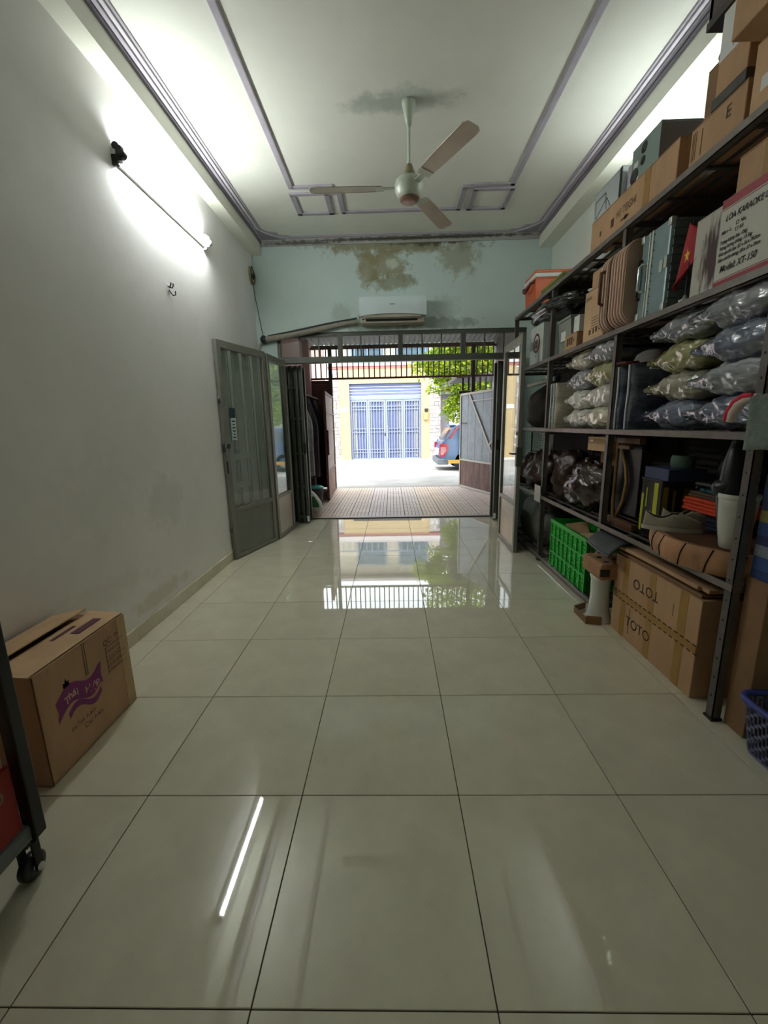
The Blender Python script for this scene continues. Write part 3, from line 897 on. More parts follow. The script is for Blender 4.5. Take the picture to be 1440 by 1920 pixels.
# aluminium flight case
t = thing('flight_case', 'grey-blue metal flight case with chrome handle and steel corners', 'case', (1.67, 2.615, Z3))
M_alu = mat('case_alu', (132, 152, 154), rough=.4, metal=.25, var=.14, vscale=9)
M_edge = mat('case_edge', (196, 200, 190), rough=.35, metal=.3, var=.1)
MB().box(-.175, .175, -.13, .13, .0, .46).build('body', M_alu, t, bevel=.012)
MB().box(-.18, -.16, .018, .034, .004, .456).box(-.18, -.16, .046, .055, .004, .456).build('seam_strip', M_edge, t, bevel=.002)
for zz in (.0, .42):
    for yy in (-.135, .105):
        MB().box(-.181, -.15, yy, yy + .03, zz, zz + .042).build('corner_cap', M_edge, t, bevel=.006)
MB().tube([(-.17, .06, .15), (-.205, .062, .15), (-.21, .075, .16), (-.21, .075, .28), (-.205, .062, .29), (-.17, .06, .29)], .009, 8).build('chrome_handle', mat('chrome', (210, 222, 224), rough=.12, metal=.9), t)
MB().tube([(-.17, .115, .12), (-.19, .115, .12), (-.193, .115, .15), (-.193, .115, .31), (-.19, .115, .33), (-.17, .115, .33)], .008, 8).build('side_handle', M_dark, t)
MB().box(-.178, -.172, -.09, -.06, .21, .27).box(-.178, -.172, -.125, -.10, .22, .28).build('label', M_edge, t)
M_casend = mat('case_end', (104, 112, 114), rough=.5, var=.12)
for k in range(10):
    MB().box(-.16, .165, -.137, -.129, .02 + k * .043, .055 + k * .043).build('end_rib', M_casend, t, bevel=.003)
for k in range(12):
    pass
b = MB()
for k in range(11):
    b.lathe([(0, 0), (.004, 0), (.003, .002), (0, .0025)], (-.1775, .01, .03 + k * .04), 8, 'x')
b.build('rivet', M_dark, t)
# little flag
t = thing('table_flag', 'small red flag with a yellow star on a thin stand before the white carton', 'flag', (1.50, 2.318, Z3))
MB().lathe([(0, 0), (.026, 0), (.027, .008), (.012, .014), (.006, .03), (0, .03)], n=18).build('base', M_edge, t)
MB().tube([(0, 0, .02), (0, -.004, .37)], .0035, 8).build('pole', M_dark, t)
def flagf(u, v):
    z = .365 - v * .29 - u * .05 * (1 - v)
    sp = .085 * math.sin(math.pi * min(1, .12 + v * .95)) + .012
    return (-.008 - .02 * math.sin(u * 5 + v * 3) * u, (.012 - u * sp * 1.5 + .05 * v * 1.4), z)
fm = MB().grid(flagf, 12, 16)
fo = fm.build('cloth', mat('flag_red', (158, 12, 26), rough=.7), t)
md = fo.modifiers.new('thick', 'SOLIDIFY')
md.thickness = .0015
star = []
for k in range(10):
    a = math.pi / 2 + k * math.pi / 5
    r = .034 if k % 2 == 0 else .014
    star.append((.0 - .035 + r * .62 * math.cos(a), .20 + r * math.sin(a)))
MB().prism(star, 'x', -.036, -.034).build('star', mat('flag_yellow', (236, 190, 60), rough=.7), t)
# loudspeaker carton
t, w, d, h = carton('white carton with red bands and lettering about a karaoke loudspeaker', 1.485, 1.86, 1.60, 2.262, Z3, 2.312, mat('carton_offwhite', (188, 184, 172), rough=.6, var=.06), tape=None)
M_band = mat('band_red', (150, 42, 54), rough=.5)
MB().box(-w - .003, -w - .0004, -d, d - .158, .0, h + .012).build('label_panel', mat('panel_offwhite', (196, 194, 182), rough=.55), t)
MB().box(-w - .0042, -w - .003, -d, d - .158, h - .022, h + .012).build('red_band', M_band, t)
MB().box(-w - .0042, -w - .003, -d, d - .158, .0, .018).build('red_band', M_band, t)
MB().box(-w - .0042, -w - .003, -d, d - .158, h - .030, h - .0275).box(-w - .0042, -w - .003, -d, d - .158, .022, .0245).build('thin_line', M_band, t)
yL = d - .158
for s, du, z, sz in (('LOA KARAOKE DI ĐỘNG', .028, .258, .034), ('Màu sắc:', .014, .210, .019), ('Nâu', .115, .222, .019), ('Đỏ', .113, .198, .019), ('Trọng lượng loa: 12kg', .012, .170, .0195),
                     ('Trọng lượng thùng: 13.5kg', .012, .146, .0195), ('Kích thước loa: 52 x 26 x 79.2cm', .012, .122, .0195), ('Kích thước thùng: 58 x 37 x 39cm', .012, .098, .0195), ('Model: XT-150', .03, .052, .038)):
    text(s, '-x', (-w - .0046, yL - du, z), sz, M_ink, t, shear=.25, sx=.82, bold=.0006)
b = MB()
for z in (.222, .198):
    y0 = yL - .092
    b.box(-w - .0046, -w - .0036, y0 - .0145, y0, z, z + .0012).box(-w - .0046, -w - .0036, y0 - .0145, y0, z + .0128, z + .014)
    b.box(-w - .0046, -w - .0036, y0 - .0012, y0, z, z + .014).box(-w - .0046, -w - .0036, y0 - .0145, y0 - .0133, z, z + .014)
b.build('tick_box', M_ink, t)
m = mat('speaker_print', (188, 184, 172), rough=.6)
nt = m.node_tree
tc, mp, nz = nt.nodes.new('ShaderNodeTexCoord'), nt.nodes.new('ShaderNodeMapping'), nt.nodes.new('ShaderNodeTexNoise')
mp.inputs['Scale'].default_value = (1, 60, 9)
nz.inputs['Scale'].default_value = 1.0
nz.inputs['Detail'].default_value = 5
gr = nt.nodes.new('ShaderNodeMapping')
gr.vector_type = 'TEXTURE'
gr.inputs['Location'].default_value = (0, d - .115, .15)
gr.inputs['Scale'].default_value = (1, .075, .17)
ln, ma, mr, mx = nt.nodes.new('ShaderNodeVectorMath'), nt.nodes.new('ShaderNodeMath'), nt.nodes.new('ShaderNodeMapRange'), nt.nodes.new('ShaderNodeMix')
ln.operation = 'LENGTH'
ma.operation = 'MULTIPLY_ADD'
ma.inputs[1].default_value = -.55
mr.inputs['From Min'].default_value = -.05
mr.inputs['From Max'].default_value = .2
mx.data_type = 'RGBA'
mx.inputs['A'].default_value = rgb(188, 184, 172)
mx.inputs['B'].default_value = rgb(58, 22, 18)
for a, c in ((tc.outputs['Object'], mp.inputs[0]), (mp.outputs[0], nz.inputs['Vector']), (tc.outputs['Object'], gr.inputs[0]), (gr.outputs[0], ln.inputs[0]), (ln.outputs['Value'], ma.inputs[0]), (nz.outputs['Fac'], ma.inputs[2]), (ma.outputs[0], mr.inputs[0]), (mr.outputs[0], mx.inputs['Factor']), (mx.outputs['Result'], nt.nodes['Principled BSDF'].inputs['Base Color'])):
    nt.links.new(a, c)
MB().box(-w - .0016, -w - .0004, d - .157, d - .002, .002, h - .006).build('printed_picture', m, t)
t, w, d, h = carton('brown carton resting on the loudspeaker carton', 1.50, 1.80, 1.74, 2.065, 2.326, 2.47, M_card, stripes=((.16, .06),))

# ---- plastic wrapped packages on the middle shelf
Z2 = ZS[2]
def film(name, c1, c2):
    m = mat(name, c1, rough=.26, var=.5, vscale=4, vcol=c2, coat=1.0, bump=.6, bscale=20, stretch=(1.0, .5, 2.6), spec=.8)
    m.node_tree.nodes['Principled BSDF'].inputs['Coat Roughness'].default_value = .12
    return m
F_grey = film('film_grey', (176, 178, 184), (66, 70, 80))
F_navy = film('film_navy', (128, 136, 160), (34, 40, 62))
F_olive = film('film_olive', (176, 172, 112), (96, 94, 40))
F_mix = film('film_mixed', (178, 174, 166), (116, 110, 52))
F_cream = film('film_cream', (226, 220, 200), (150, 144, 116))
F_white = film('film_white', (236, 232, 222), (164, 162, 152))
M_seal = mat('film_seal', (214, 216, 220), rough=.2, coat=.8, bump=.3, bscale=30)
def package(label, yf, x0, z0, L, D, H, m, seed, group):
    """yf: y of the pinched far end; the package runs towards the camera"""
    t = thing('wrapped_package', label, 'package', (x0 + D / 2, yf - L / 2, z0), 0, group)
    tip = .42
    def prof(u):
        # half height along the length, 0 far tip .. 1 near end
        if u < tip:
            k = u / tip
            return .30 + .70 * (k ** 1.5)
        if u > .66:
            k = (u - .66) / .34
            return max(.05, math.sqrt(max(0, 1 - k * k * .985)))
        return 1.0
    def ridge(q):
        return 1 - 2 * abs(noise.noise(q))
    def fn(a, v):
        th = 2 * math.pi * a
        pr = prof(v)
        hh = pr * H / 2
        c, s = math.cos(th), math.sin(th)
        dx = D / 2 * (1 - .14 * (1 - min(1, pr * 1.2)))
        x = dx * math.copysign(abs(c) ** .42, c)
        z = hh * math.copysign(abs(s) ** .75, s)
        y = L / 2 - L * v
        q = Vector((x * 6 + seed * 5.1, y * 7 + z * 9, z * 16 - y * 5 + seed * 1.7))
        n = (ridge(q) * .011 + ridge(q * 2.3) * .006 + ridge(q * 4.7) * .0025 - .006) * (.35 + .65 * pr)
        return (x + n * (1.0 if c > 0 else -1.0), y + noise.noise(q * .8 + Vector((3, 1, 2))) * .006, H / 2 + z + n * s * .8)
    MB().grid(fn, 64, 56, closed_u=True).build('body', m, t)
    MB().box(-D * .40, D * .40, L / 2 - .012, L / 2 + .004, H / 2 - H * .17, H / 2 + H * .17).build('sealed_end', M_seal, t, bevel=.003)
    return t
PK = .1535
G1, G2 = 'wrapped packages stacked in the far bay', 'wrapped packages stacked in the near bay'
rows = ('bottom', 'second', 'third', 'top')
for k, m in enumerate((F_white, F_white, F_grey, F_cream)):
    package('%s wrapped package of the far column in the far stack' % ('bottom', 'second', 'third', 'topmost')[k], 3.885, 1.535, Z2 + k * PK, .50, .38, .158, m, k, G1)
for k, m in enumerate((F_cream, F_white, F_olive, F_grey)):
    package('%s wrapped package of the near column in the far stack' % ('bottom', 'second', 'third', 'topmost')[k], 3.465, 1.50, Z2 + k * PK, .50, .40, .160, m, k + 10, G1)
for k, m in enumerate((F_navy, F_mix, F_olive, F_grey)):
    package('%s wrapped package of the far column in the near stack' % ('bottom navy', 'second yellow-grey', 'third olive', 'topmost grey')[k], 2.685, 1.54, Z2 + k * PK, .52, .38, .160, m, k + 20, G2)
for k, m in enumerate((F_navy, F_grey, F_navy, F_grey)):
    package('%s wrapped package of the near column in the near stack' % ('bottom', 'second', 'third', 'topmost')[k], 2.255 + (.04 if k == 3 else 0), 1.50, Z2 + k * PK, .52, .40, .165, m, k + 30, G2)
# flat packages standing on edge
for k, (y, m, lb) in enumerate(((4.10 - .0, F_grey, 'flat wrapped package standing on edge beside the second rack post'), (4.0, F_cream, 'pale flat wrapped package standing on edge next to the far stack'),
                               (2.895, F_navy, 'flat dark wrapped package standing on edge beside the third rack post'), (2.77, F_navy, 'flat dark wrapped package standing on edge next to the near stack'))):
    y = 4.075 if k == 0 else y
    t = thing('flat_package', lb, 'package', (1.70, y, Z2), 0, 'flat packages standing on edge')
    def fl_(a, v, k=k):
        th = 2 * math.pi * a
        c, s = math.cos(th), math.sin(th)
        q = Vector((c * 3 + k * 4, v * 6, s * 3))
        return (.19 * math.copysign(abs(c) ** .3, c), .026 * s * (1 if v < .96 else .5) + noise.noise(q) * .006, .405 * v)
    MB().grid(fl_, 28, 22, closed_u=True).build('body', m, t)
    MB().tube([(-.196, 0.004 * math.sin(z * 19), z) for z in [.0 + .04 * q for q in range(11)]], .0075, 6).build('sealed_edge', M_seal, t)
# cap and rolled things lying over the near bay
t = thing('cap', 'grey cap with a dark red peak on top of the flat packages', 'cap', (1.62, 2.83, 1.742))
MB().lathe([(.085, 0), (.09, .02), (.075, .055), (.04, .075), (0, .08)], (.03, -.02, 0), 20, sy=1.2).build('crown', mat('cap_grey', (120, 116, 108), rough=.8), t)
MB().prism([(-.03, .05), (-.13, .07), (-.16, .02), (-.13, -.03), (-.03, -.05)], 'z', .0, .012).build('peak', mat('cap_red', (96, 28, 34), rough=.7), t, bevel=.004)
t = thing('cardboard_tube', 'long grey tube lying under the upper shelf above the far packages', 'tube', (1.60, 4.62, 1.80))
MB().tube([(0, -.42, 0), (0, .42, 0)], .024, 14).build('body', M_pvc, t)
MB().lathe([(.0, -.43), (.03, -.43), (.03, -.40), (0, -.40)], (0, 0, 0), 14, 'y').build('end_cap', M_black, t)
t = thing('dark_sack', 'dark lumpy sack in the far bay of the middle shelf', 'sack', (1.72, 4.68, Z2))
MB().blob((0, 0, .2), .2, .36, .22, .3, 3, 12, 32, flat=0.0).build('body', mat('sack_dark', (40, 30, 26), rough=.6, bump=.3), t)
MB().tube([(-.08, -.28, .36), (-.05, -.29, .42), (.0, -.3, .40)], .012, 6).build('tied_neck', M_dark, t)
# ------------------------------------------------------------------ lower middle shelf (0.67 m)
Z1 = ZS[1]
M_film_b = mat('film_brown', (48, 28, 20), rough=.2, var=.4, vscale=6, bump=1.0, bscale=26, coat=.35, spec=.5)
M_leath = mat('brown_sheet', (54, 34, 28), rough=.35, var=.4, vscale=9, bump=.6, bscale=18)
def lump(name, label, cat, c, r, m, seed, amp=.42, group=None, freq=3.4):
    t = thing(name, label, cat, (c[0], c[1], Z1), 0, group)
    MB().blob((0, 0, c[2] - Z1), r[0], r[1], r[2], amp, freq, seed, 44, flat=0.0).build('body', m, t)
    MB().tube([(-r[0] * .2, 0, c[2] - Z1 + r[2] * .9), (-r[0] * .3, .02, c[2] - Z1 + r[2] * 1.1), (-r[0] * .15, .05, c[2] - Z1 + r[2] * 1.22)], [.02, .012, .025], 8).build('knot', m, t)
    return t
lump('plastic_sack', 'glossy brown crumpled plastic sack in the middle bay above the green crate', 'sack', (1.63, 3.40, .86), (.16, .26, .18), M_film_b, 3)
lump('plastic_sack', 'dull dark brown sack behind the glossy sack, middle bay', 'sack', (1.70, 3.90, .88), (.17, .14, .20), M_leath, 8)
lump('plastic_sack', 'dark reddish sack in the far bay behind the open glass door leaf', 'sack', (1.66, 4.42, .87), (.19, .24, .20), M_leath, 15)
lump('plastic_sack', 'dark brown sack at the far end of the shelf above the grey sack', 'sack', (1.68, 4.93, .84), (.18, .22, .17), M_leath, 21)
t = thing('wire_tray', 'black wire mesh tray standing on the far dark sacks', 'tray', (1.74, 4.72, 1.05))
b = MB()
for k in range(12):
    b.box(-.12, -.117, -.20 + k * .036, -.197 + k * .036, 0, .23)
for k in range(9):
    b.box(-.12, -.117, -.20, .20, k * .028, k * .028 + .003)
b.build('mesh_panel', M_dark, t)
MB().box(-.125, .12, -.205, .205, 0, .008).box(-.125, -.11, -.205, -.195, 0, .235).box(-.125, -.11, .195, .205, 0, .235).box(-.125, -.11, -.205, .205, .228, .238).build('rim', M_black, t)
o = MB().box(1.60, 1.66, 4.36, 4.40, 1.05, 1.26).box(1.60, 1.625, 4.33, 4.40, 1.05, 1.16).build('white_strip', M_white, bevel=.003)
tag(o, 'short white plastic strip standing on the dark reddish sack by the second post', 'strip')
t, w, d, h = carton('tall dark carton standing behind the glossy brown sack', 1.76, 1.97, 3.20, 3.56, Z1, 1.155, M_card3, tape=None)
t, w, d, h = carton('small pale carton lying on the tall dark carton under the middle shelf', 1.62, 1.92, 3.215, 3.51, 1.156, 1.262, M_card2, tape=None)
MB().box(-w - .001, -w - .0003, .06, .11, .07, .085).build('label', M_whitepl, t)
o = MB().box(1.466, 1.472, 4.11, 4.28, .60, .765).build('white_card', mat('white_card', (196, 190, 184), rough=.5), bevel=.001)
tag(o, 'blank whitish card fixed to the rail at the second rack post', 'card')
# folding chair standing folded
t = thing('folding_chair', 'folded chair of brass-coloured tubes and brown slats by the third rack post', 'chair', (1.56, 2.92, Z1))
M_brass = mat('brass_tube', (150, 116, 70), rough=.3, metal=.6, var=.15)
M_slat = mat('chair_slat', (92, 60, 38), rough=.5, var=.2)
for yy, xx in ((.10, .0), (.045, .02)):
    MB().tube([(xx, yy, .60), (xx, yy, .14), (xx, yy - .01, .05), (xx, yy - .05, .02), (xx, yy - .09, .012)], .0115, 10).build('side_tube', M_brass, t)
MB().tube([(.03, .01, .59), (.03, -.005, .50), (.03, -.06, .40), (.03, -.085, .30), (.03, -.06, .17), (.03, .0, .06), (.03, .01, .012)], .0115, 10).build('arm_tube', M_brass, t)
MB().box(-.01, .03, -.26, .02, .565, .60).build('top_slat', M_slat, t, bevel=.004)
MB().box(-.01, .03, -.26, .03, .0, .045).build('bottom_slat', M_slat, t, bevel=.004)
MB().box(-.005, .02, -.14, -.0, .525, .55).build('back_slat', M_slat, t, bevel=.003)
MB().box(.045, .06, -.20, .10, .08, .55).build('seat_sheet', M_black, t, bevel=.004)
for zz in (.585, .03):
    MB().lathe([(0, -.02), (.014, -.02), (.014, .02), (0, .02)], (-.004, .06, zz), 10, 'x').build('rivet', M_edge, t)
# round log slab
M_wood = mat('log_bark', (182, 132, 92), rough=.55, var=.4, vscale=7, stretch=(1, 1, .5), bump=.3, bscale=14)
M_woodt = mat('log_top', (94, 66, 44), rough=.6, var=.3, vscale=12)
t = thing('log_slab', 'thick round slice of a log with split sides carrying the grey shoes', 'log', (1.80, 2.10, Z1))
def slab(a, v):
    th = 2 * math.pi * a
    r = .385 * (1 + .05 * noise.noise(Vector((math.cos(th) * 2, math.sin(th) * 2, 3))) + .018 * noise.noise(Vector((math.cos(th) * 8, math.sin(th) * 8, v * 2))))
    zz = .118 * v
    bul = 1 + .035 * math.sin(math.pi * v)
    return (r * bul * math.cos(th) * .98, r * bul * math.sin(th) * 1.05, zz)
b = MB().grid(slab, 72, 6, closed_u=True)
b.add([slab(k / 72, 1) for k in range(72)], [tuple(range(72))])
b.add([slab(k / 72, 0) for k in range(72)], [tuple(range(71, -1, -1))])
b.build('log', M_wood, t)
b = MB()
b.add([(p[0] * .94, p[1] * .94, .1205) for p in (slab(k / 72, 1) for k in range(72))], [tuple(range(72))])
b.build('cut_face', M_woodt, t)
b = MB()
for a in (.43, .47, .53, .58, .63):
    p, q = slab(a, .02), slab(a + .012, .98)
    b.tube([tuple(Vector(slab(a + .012 * v_ / 6, v_ / 6)) * 1.0 + Vector((math.cos(6.283 * a), math.sin(6.283 * a), 0)) * .001) for v_ in range(7)], .0032, 6)
b.build('split_crack', mat('crack_dark', (36, 24, 18), rough=.9), t)
ZW = Z1 + .1215
# shoes
M_shoe = mat('shoe_canvas', (158, 150, 132), rough=.9, var=.15, vscale=30, bump=.25, bscale=160)
M_sole = mat('shoe_sole', (186, 180, 162), rough=.7, var=.1)
def shoe(label, loc, rz):
    t = thing('slip_on_shoe', label, 'shoe', loc, rz, 'pair of grey slip-on shoes')
    def outline(k, s=1.0):
        # k 0..1 around; heel at x=-.13, toe at x=.14
        a = 2 * math.pi * k
        x = .135 * math.cos(a)
        wv = .043 + .006 * math.cos(a) - .006 * math.cos(2 * a)
        y = wv * math.copysign(abs(math.sin(a)) ** .8, math.sin(a)) + .006 * math.sin(math.pi * (x + .13) / .27)
        return x * s, y * s
    n = 36
    b = MB()
    b.prism([outline(k / n, 1.04) for k in range(n)], 'z', 0, .022)
    b.build('sole', M_sole, t, bevel=.004)
    def up(u, v):
        x, y = outline(u)
        toe = max(0, x / .135)
        top = .104 - .052 * max(0, toe) if x > .005 else (.062 + .042 * ((x + .06) / .065) ** 2 if x > -.06 else .062 + .045 * ((-.06 - x) / .075) ** 1.5)
        close = max(0, min(1, (x + .0) / .05))      # vamp closes the front
        if v < .55:
            k = v / .55
            return (x * (1 - .06 * k), y * (1 - .14 * k * k), .02 + (top * .72) * k)
        k = (v - .55) / .45
        kk = k * (.96 if close > .5 else .12)
        return (x * (.94 - .30 * kk * close), y * .86 * (1 - kk), .02 + top * .72 + top * .22 * math.sin(kk * math.pi / 2))
    o = MB().grid(up, n, 12, closed_u=True).build('upper', M_shoe, t)
    m = o.modifiers.new('thick', 'SOLIDIFY')
    m.thickness = .003
    b = MB()
    b.add([(outline(k / n)[0] * .93, outline(k / n)[1] * .84, .03) for k in range(n)], [tuple(range(n))])
    b.build('insole', mat('insole_dark', (46, 38, 34), rough=.9), t)
    return t
sa = shoe('grey canvas slip-on shoe on the log slab, nearer to the shelf edge', (1.52, 2.235, ZW), math.radians(-32))
sb = dup(sa, (1.655, 2.30, ZW), math.radians(-24), 'grey canvas slip-on shoe on the log slab, farther from the shelf edge')
# paint tin, blue box, green roll
t = thing('paint_tin', 'square tin with yellow and black print behind the grey shoes', 'tin', (1.70, 2.575, Z1))
MB().box(-.10, .10, -.10, .10, .0, .355).build('body', mat('tin_dark', (54, 56, 50), rough=.35, metal=.3, var=.5, vscale=16, vcol=(30, 32, 28)), t, bevel=.006)
M_yel = mat('tin_yellow', (176, 176, 36), rough=.4)
marks(t, [(.09, .022, .02, .24), (-.03, .04, .0, .34), (.045, .012, .18, .12), (.0, .016, .06, .10)], M_yel, -.1, 'yellow_print')
b = MB()
for xa, wd, z, hh in ((-.09, .03, .02, .3), (-.03, .015, .1, .2), (.03, .05, .03, .28)):
    b.box(xa, xa + wd, -.1012, -.1003, z, z + hh)
b.build('yellow_print', mat('tin_ochre', (132, 122, 38), rough=.4), t)
MB().box(-.104, .104, -.104, .104, .345, .36).build('rim', M_dark, t, bevel=.003)
o = MB().box(1.60, 1.82, 2.43, 2.66, Z1 + .361, Z1 + .43).build('blue_box', mat('box_blue', (52, 62, 96), rough=.5, var=.2), bevel=.004)
tag(o, 'flat open blue box lying on the yellow and black tin', 'box')
t = thing('tape_roll', 'thick green-grey roll lying on the flat blue box', 'roll', (1.72, 2.50, Z1 + .4315))
MB().lathe([(.022, 0), (.055, 0), (.062, .02), (.062, .055), (.055, .075), (.022, .073), (.022, 0)], n=28).build('roll', mat('roll_green', (78, 102, 86), rough=.6, var=.15), t, bevel=.003)
MB().lathe([(.012, .0), (.022, .0), (.022, .078), (.012, .078)], n=20).build('core', M_dark, t)
# folded cloth stack
prev = ZW + .0005
for k, (lb, col, x0, x1, y0, y1, hh, nm) in enumerate((('folded navy cloth at the bottom of the cloth stack on the log slab', (30, 34, 60), 1.70, 1.98, 2.06, 2.40, .085, 'folded_cloth'),
        ('folded bright orange cloth in the cloth stack on the log slab', (208, 66, 28), 1.68, 1.97, 2.07, 2.41, .075, 'folded_cloth'),
        ('folded brown cloth on the orange cloth', (92, 70, 52), 1.70, 1.97, 2.08, 2.40, .030, 'folded_cloth'),
        ('teal book lying on the brown cloth', (40, 96, 108), 1.72, 1.96, 2.09, 2.34, .022, 'book'))):
    t = thing(nm, lb, 'cloth' if nm != 'book' else 'book', ((x0 + x1) / 2, (y0 + y1) / 2, prev), 0, 'folded cloths on the log slab' if nm != 'book' else None)
    m = mat('cloth_%d' % k, col, rough=.85, var=.2, vscale=14, bump=.2, bscale=60)
    n = 4 if k < 2 else (2 if k == 2 else 1)
    w, d = (x1 - x0) / 2, (y1 - y0) / 2
    for q in range(n):
        z0 = hh * q / n + .0005
        MB().box(-w + .004 * (q % 2), w, -d, d - .006 * (q % 2), z0, hh * (q + 1) / n).build('fold' if nm != 'book' else 'cover', m, t, bevel=min(.008, hh / n * .42), seg=3)
    if nm == 'book':
        MB().box(-w + .004, w - .003, -d - .0008, d - .01, .004, hh - .004).build('pages', M_whitepl, t)
    prev += hh + .001
t = thing('dish_rack', 'black slatted rack lying on the teal book', 'rack', (1.82, 2.16, prev))
for k in range(8):
    MB().box(-.13, .13, -.12 + k * .034, -.112 + k * .034, .012, .022).build('slat', M_black, t)
MB().tube([(-.14, -.15, .03), (-.14, .15, .03), (.14, .15, .03), (.14, -.15, .03), (-.14, -.15, .03)], .008, 6).tube([(-.14, -.15, .008), (.14, -.15, .008)], .008, 6).tube([(-.14, .15, .008), (.14, .15, .008)], .008, 6).build('rim', M_frame_d, t)
MB().blob((.03, .04, .12), .11, .12, .10, .35, 3.5, 6, 28, flat=.023).build('black_bundle', M_black, t)
# planter with black umbrella bundle
t = thing('planter', 'white tapered planter pot on the log slab beside the near rack post', 'planter', (1.575, 1.892, ZW))
MB().lathe([(0, 0), (.043, 0), (.050, .008), (.064, .10), (.072, .20), (.075, .255), (.071, .255), (.068, .20), (.045, .03), (0, .03)], n=36).build('pot', mat('pot_white', (198, 198, 186), rough=.5, var=.06), t)
MB().lathe([(.0735, .232), (.077, .236), (.078, .255), (.0715, .257)], n=36).build('rim', mat('pot_white2', (206, 206, 196), rough=.5), t)
t = thing('black_umbrella', 'black folded umbrella and strap stuffed in the white planter', 'umbrella', (1.580, 1.902, ZW + .035))
MB().tube([(-.02, .02, .0), (-.015, .03, .2), (-.005, .04, .36), (.0, .05, .46)], [.03, .055, .045, .02], 12).build('canopy', M_black, t)
MB().tube([(.02, -.03, .05), (.0, -.035, .22), (-.01, -.03, .40), (.0, .01, .47), (.01, .05, .45)], .007, 6).build('strap', mat('strap_grey', (60, 60, 62), rough=.5), t)
MB().blob((-.028, .05, .24), .045, .05, .05, .3, 3, 9, 18).build('bulge', M_black, t)
# books and boxes behind the near post
b_cols = [(38, 60, 110), (46, 74, 130), (120, 130, 140), (34, 46, 84), (40, 70, 120), (130, 124, 60), (30, 44, 82), (36, 60, 112), (52, 60, 70)]
z = .7205
for k in range(9):
    hh = .040 + .008 * ((k * 5) % 3)
    t = thing('book', ['dark blue book at the bottom of the book stack behind the near post', 'blue book second from the bottom of the stack behind the near post', 'grey book third from the bottom of the stack behind the near post',
              'navy book fourth from the bottom of the stack behind the near post', 'blue book in the middle of the stack behind the near post', 'olive-yellow book just above the middle of the stack behind the near post',
              'navy book third from the top of the stack behind the near post', 'blue book second from the top of the stack behind the near post', 'slate book topmost of the stack behind the near post'][k], 'book', (1.635, 1.672, z), 0, 'books stacked behind the near post')
    MB().box(-.10, .10, -.04, .055, .0, .004).box(-.10, .10, -.04, .055, hh - .004, hh).box(-.10, -.097, -.04, .055, .004, hh - .004).build('cover', mat('book_%d' % k, b_cols[k], rough=.5), t)
    MB().box(-.096, .097, -.037, .052, .004, hh - .004).build('pages', M_white, t)
    z += hh + .0008
for k in range(2):
    o = MB().box(1.54, 1.73, 1.632, 1.722, z, z + .052).build('red_box', mat('box_red_%d' % k, [(120, 30, 30), (96, 26, 44)][k], rough=.5), bevel=.003)
    tag(o, ['flat red box directly on the stack of books', 'flat maroon box on the flat red box'][k], 'box')
    z += .053
t = thing('broom_handle', 'light wooden stick standing between the white planter and the books', 'stick', (1.548, 1.775, ZW))
MB().tube([(0, 0, .005), (.004, .008, .12), (.01, .02, .24)], .010, 8).build('stick', mat('stick_wood', (150, 104, 58), rough=.6, var=.2), t)
MB().tube([(.01, .02, .24), (.012, .022, .30), (-.0, .0, .34)], .004, 6).build('wire_hook', M_edge, t)

# ------------------------------------------------------------------ bottom of the rack and floor in front
Z0 = ZS[0]
M_green = mat('crate_green', (18, 168, 44), rough=.4, var=.1, vscale=10)
t = thing('crate', 'bright green slotted plastic crate with cardboard inside at the bottom of the rack', 'crate', (1.655, 3.46, Z0 + .001))
w, d, h = .165, .355, .44
MB().box(-w, w, -d, d, 0, .008).build('base', M_green, t)
for yy in [-d + 2 * d * k / 8 for k in range(9)]:
    MB().box(-w - .008, -w + .004, yy - .008, yy + .008, 0, h).build('rib', M_green, t, bevel=.002)
for xx in (-w + .004, w - .01):
    for k in range(8):
        y0 = -d + 2 * d * k / 8
        b = MB()
        for q in range(3):
            yy = y0 + .012 + q * .028
            b.box(xx - .002, xx + .003, yy, yy + .018, .0, h)
        for q in range(14):
            zz = .01 + q * .031
            b.box(xx - .0025, xx + .003, y0 + .008, y0 + 2 * d / 8 - .008, zz, zz + .012)
        b.build('side_grid', M_green, t)
for yy in (-d, d - .008):
    b = MB()
    for q in range(9):
        b.box(-w + q * .038, -w + q * .038 + .024, yy + .002, yy + .007, 0, h)
    for q in range(12):
        b.box(-w, w, yy + .001, yy + .007, .01 + q * .037, .026 + q * .037)
    b.build('end_grid', M_green, t)
for zz in (.13, .28):
    MB().box(-w - .009, -w + .004, -d, d, zz, zz + .012).build('side_band', M_green, t)
MB().box(-w - .014, -w + .006, -d - .008, d + .008, h - .035, h).box(w - .006, w + .01, -d - .008, d + .008, h - .035, h).box(-w, w, -d - .008, -d + .008, h - .035, h).box(-w, w, d - .008, d + .008, h - .035, h).build('rim', M_green, t, bevel=.003)
b = MB()
b.bar((1.62, 3.20, Z0 + .02), (1.60, 3.30, .50), .008, .24)
o = b.build('cardboard_sheet', M_card2)
tag(o, 'pale cardboard sheet leaning in the near end of the green crate', 'cardboard')
b = MB()
b.bar((1.66, 3.42, Z0 + .02), (1.58, 3.52, .535), .008, .20)
o = b.build('cardboard_sheet', M_card)
tag(o, 'brown cardboard sheet leaning in the middle of the green crate', 'cardboard')
t = thing('grey_sack', 'pale grey fabric sack on the bottom shelf behind the open door leaf', 'sack', (1.70, 4.62, Z0))
MB().blob((0, 0, .24), .19, .40, .25, .22, 2.6, 31, 44, flat=0.0).build('body', mat('sack_grey', (104, 106, 100), rough=.75, var=.25, bump=.4, bscale=18), t)
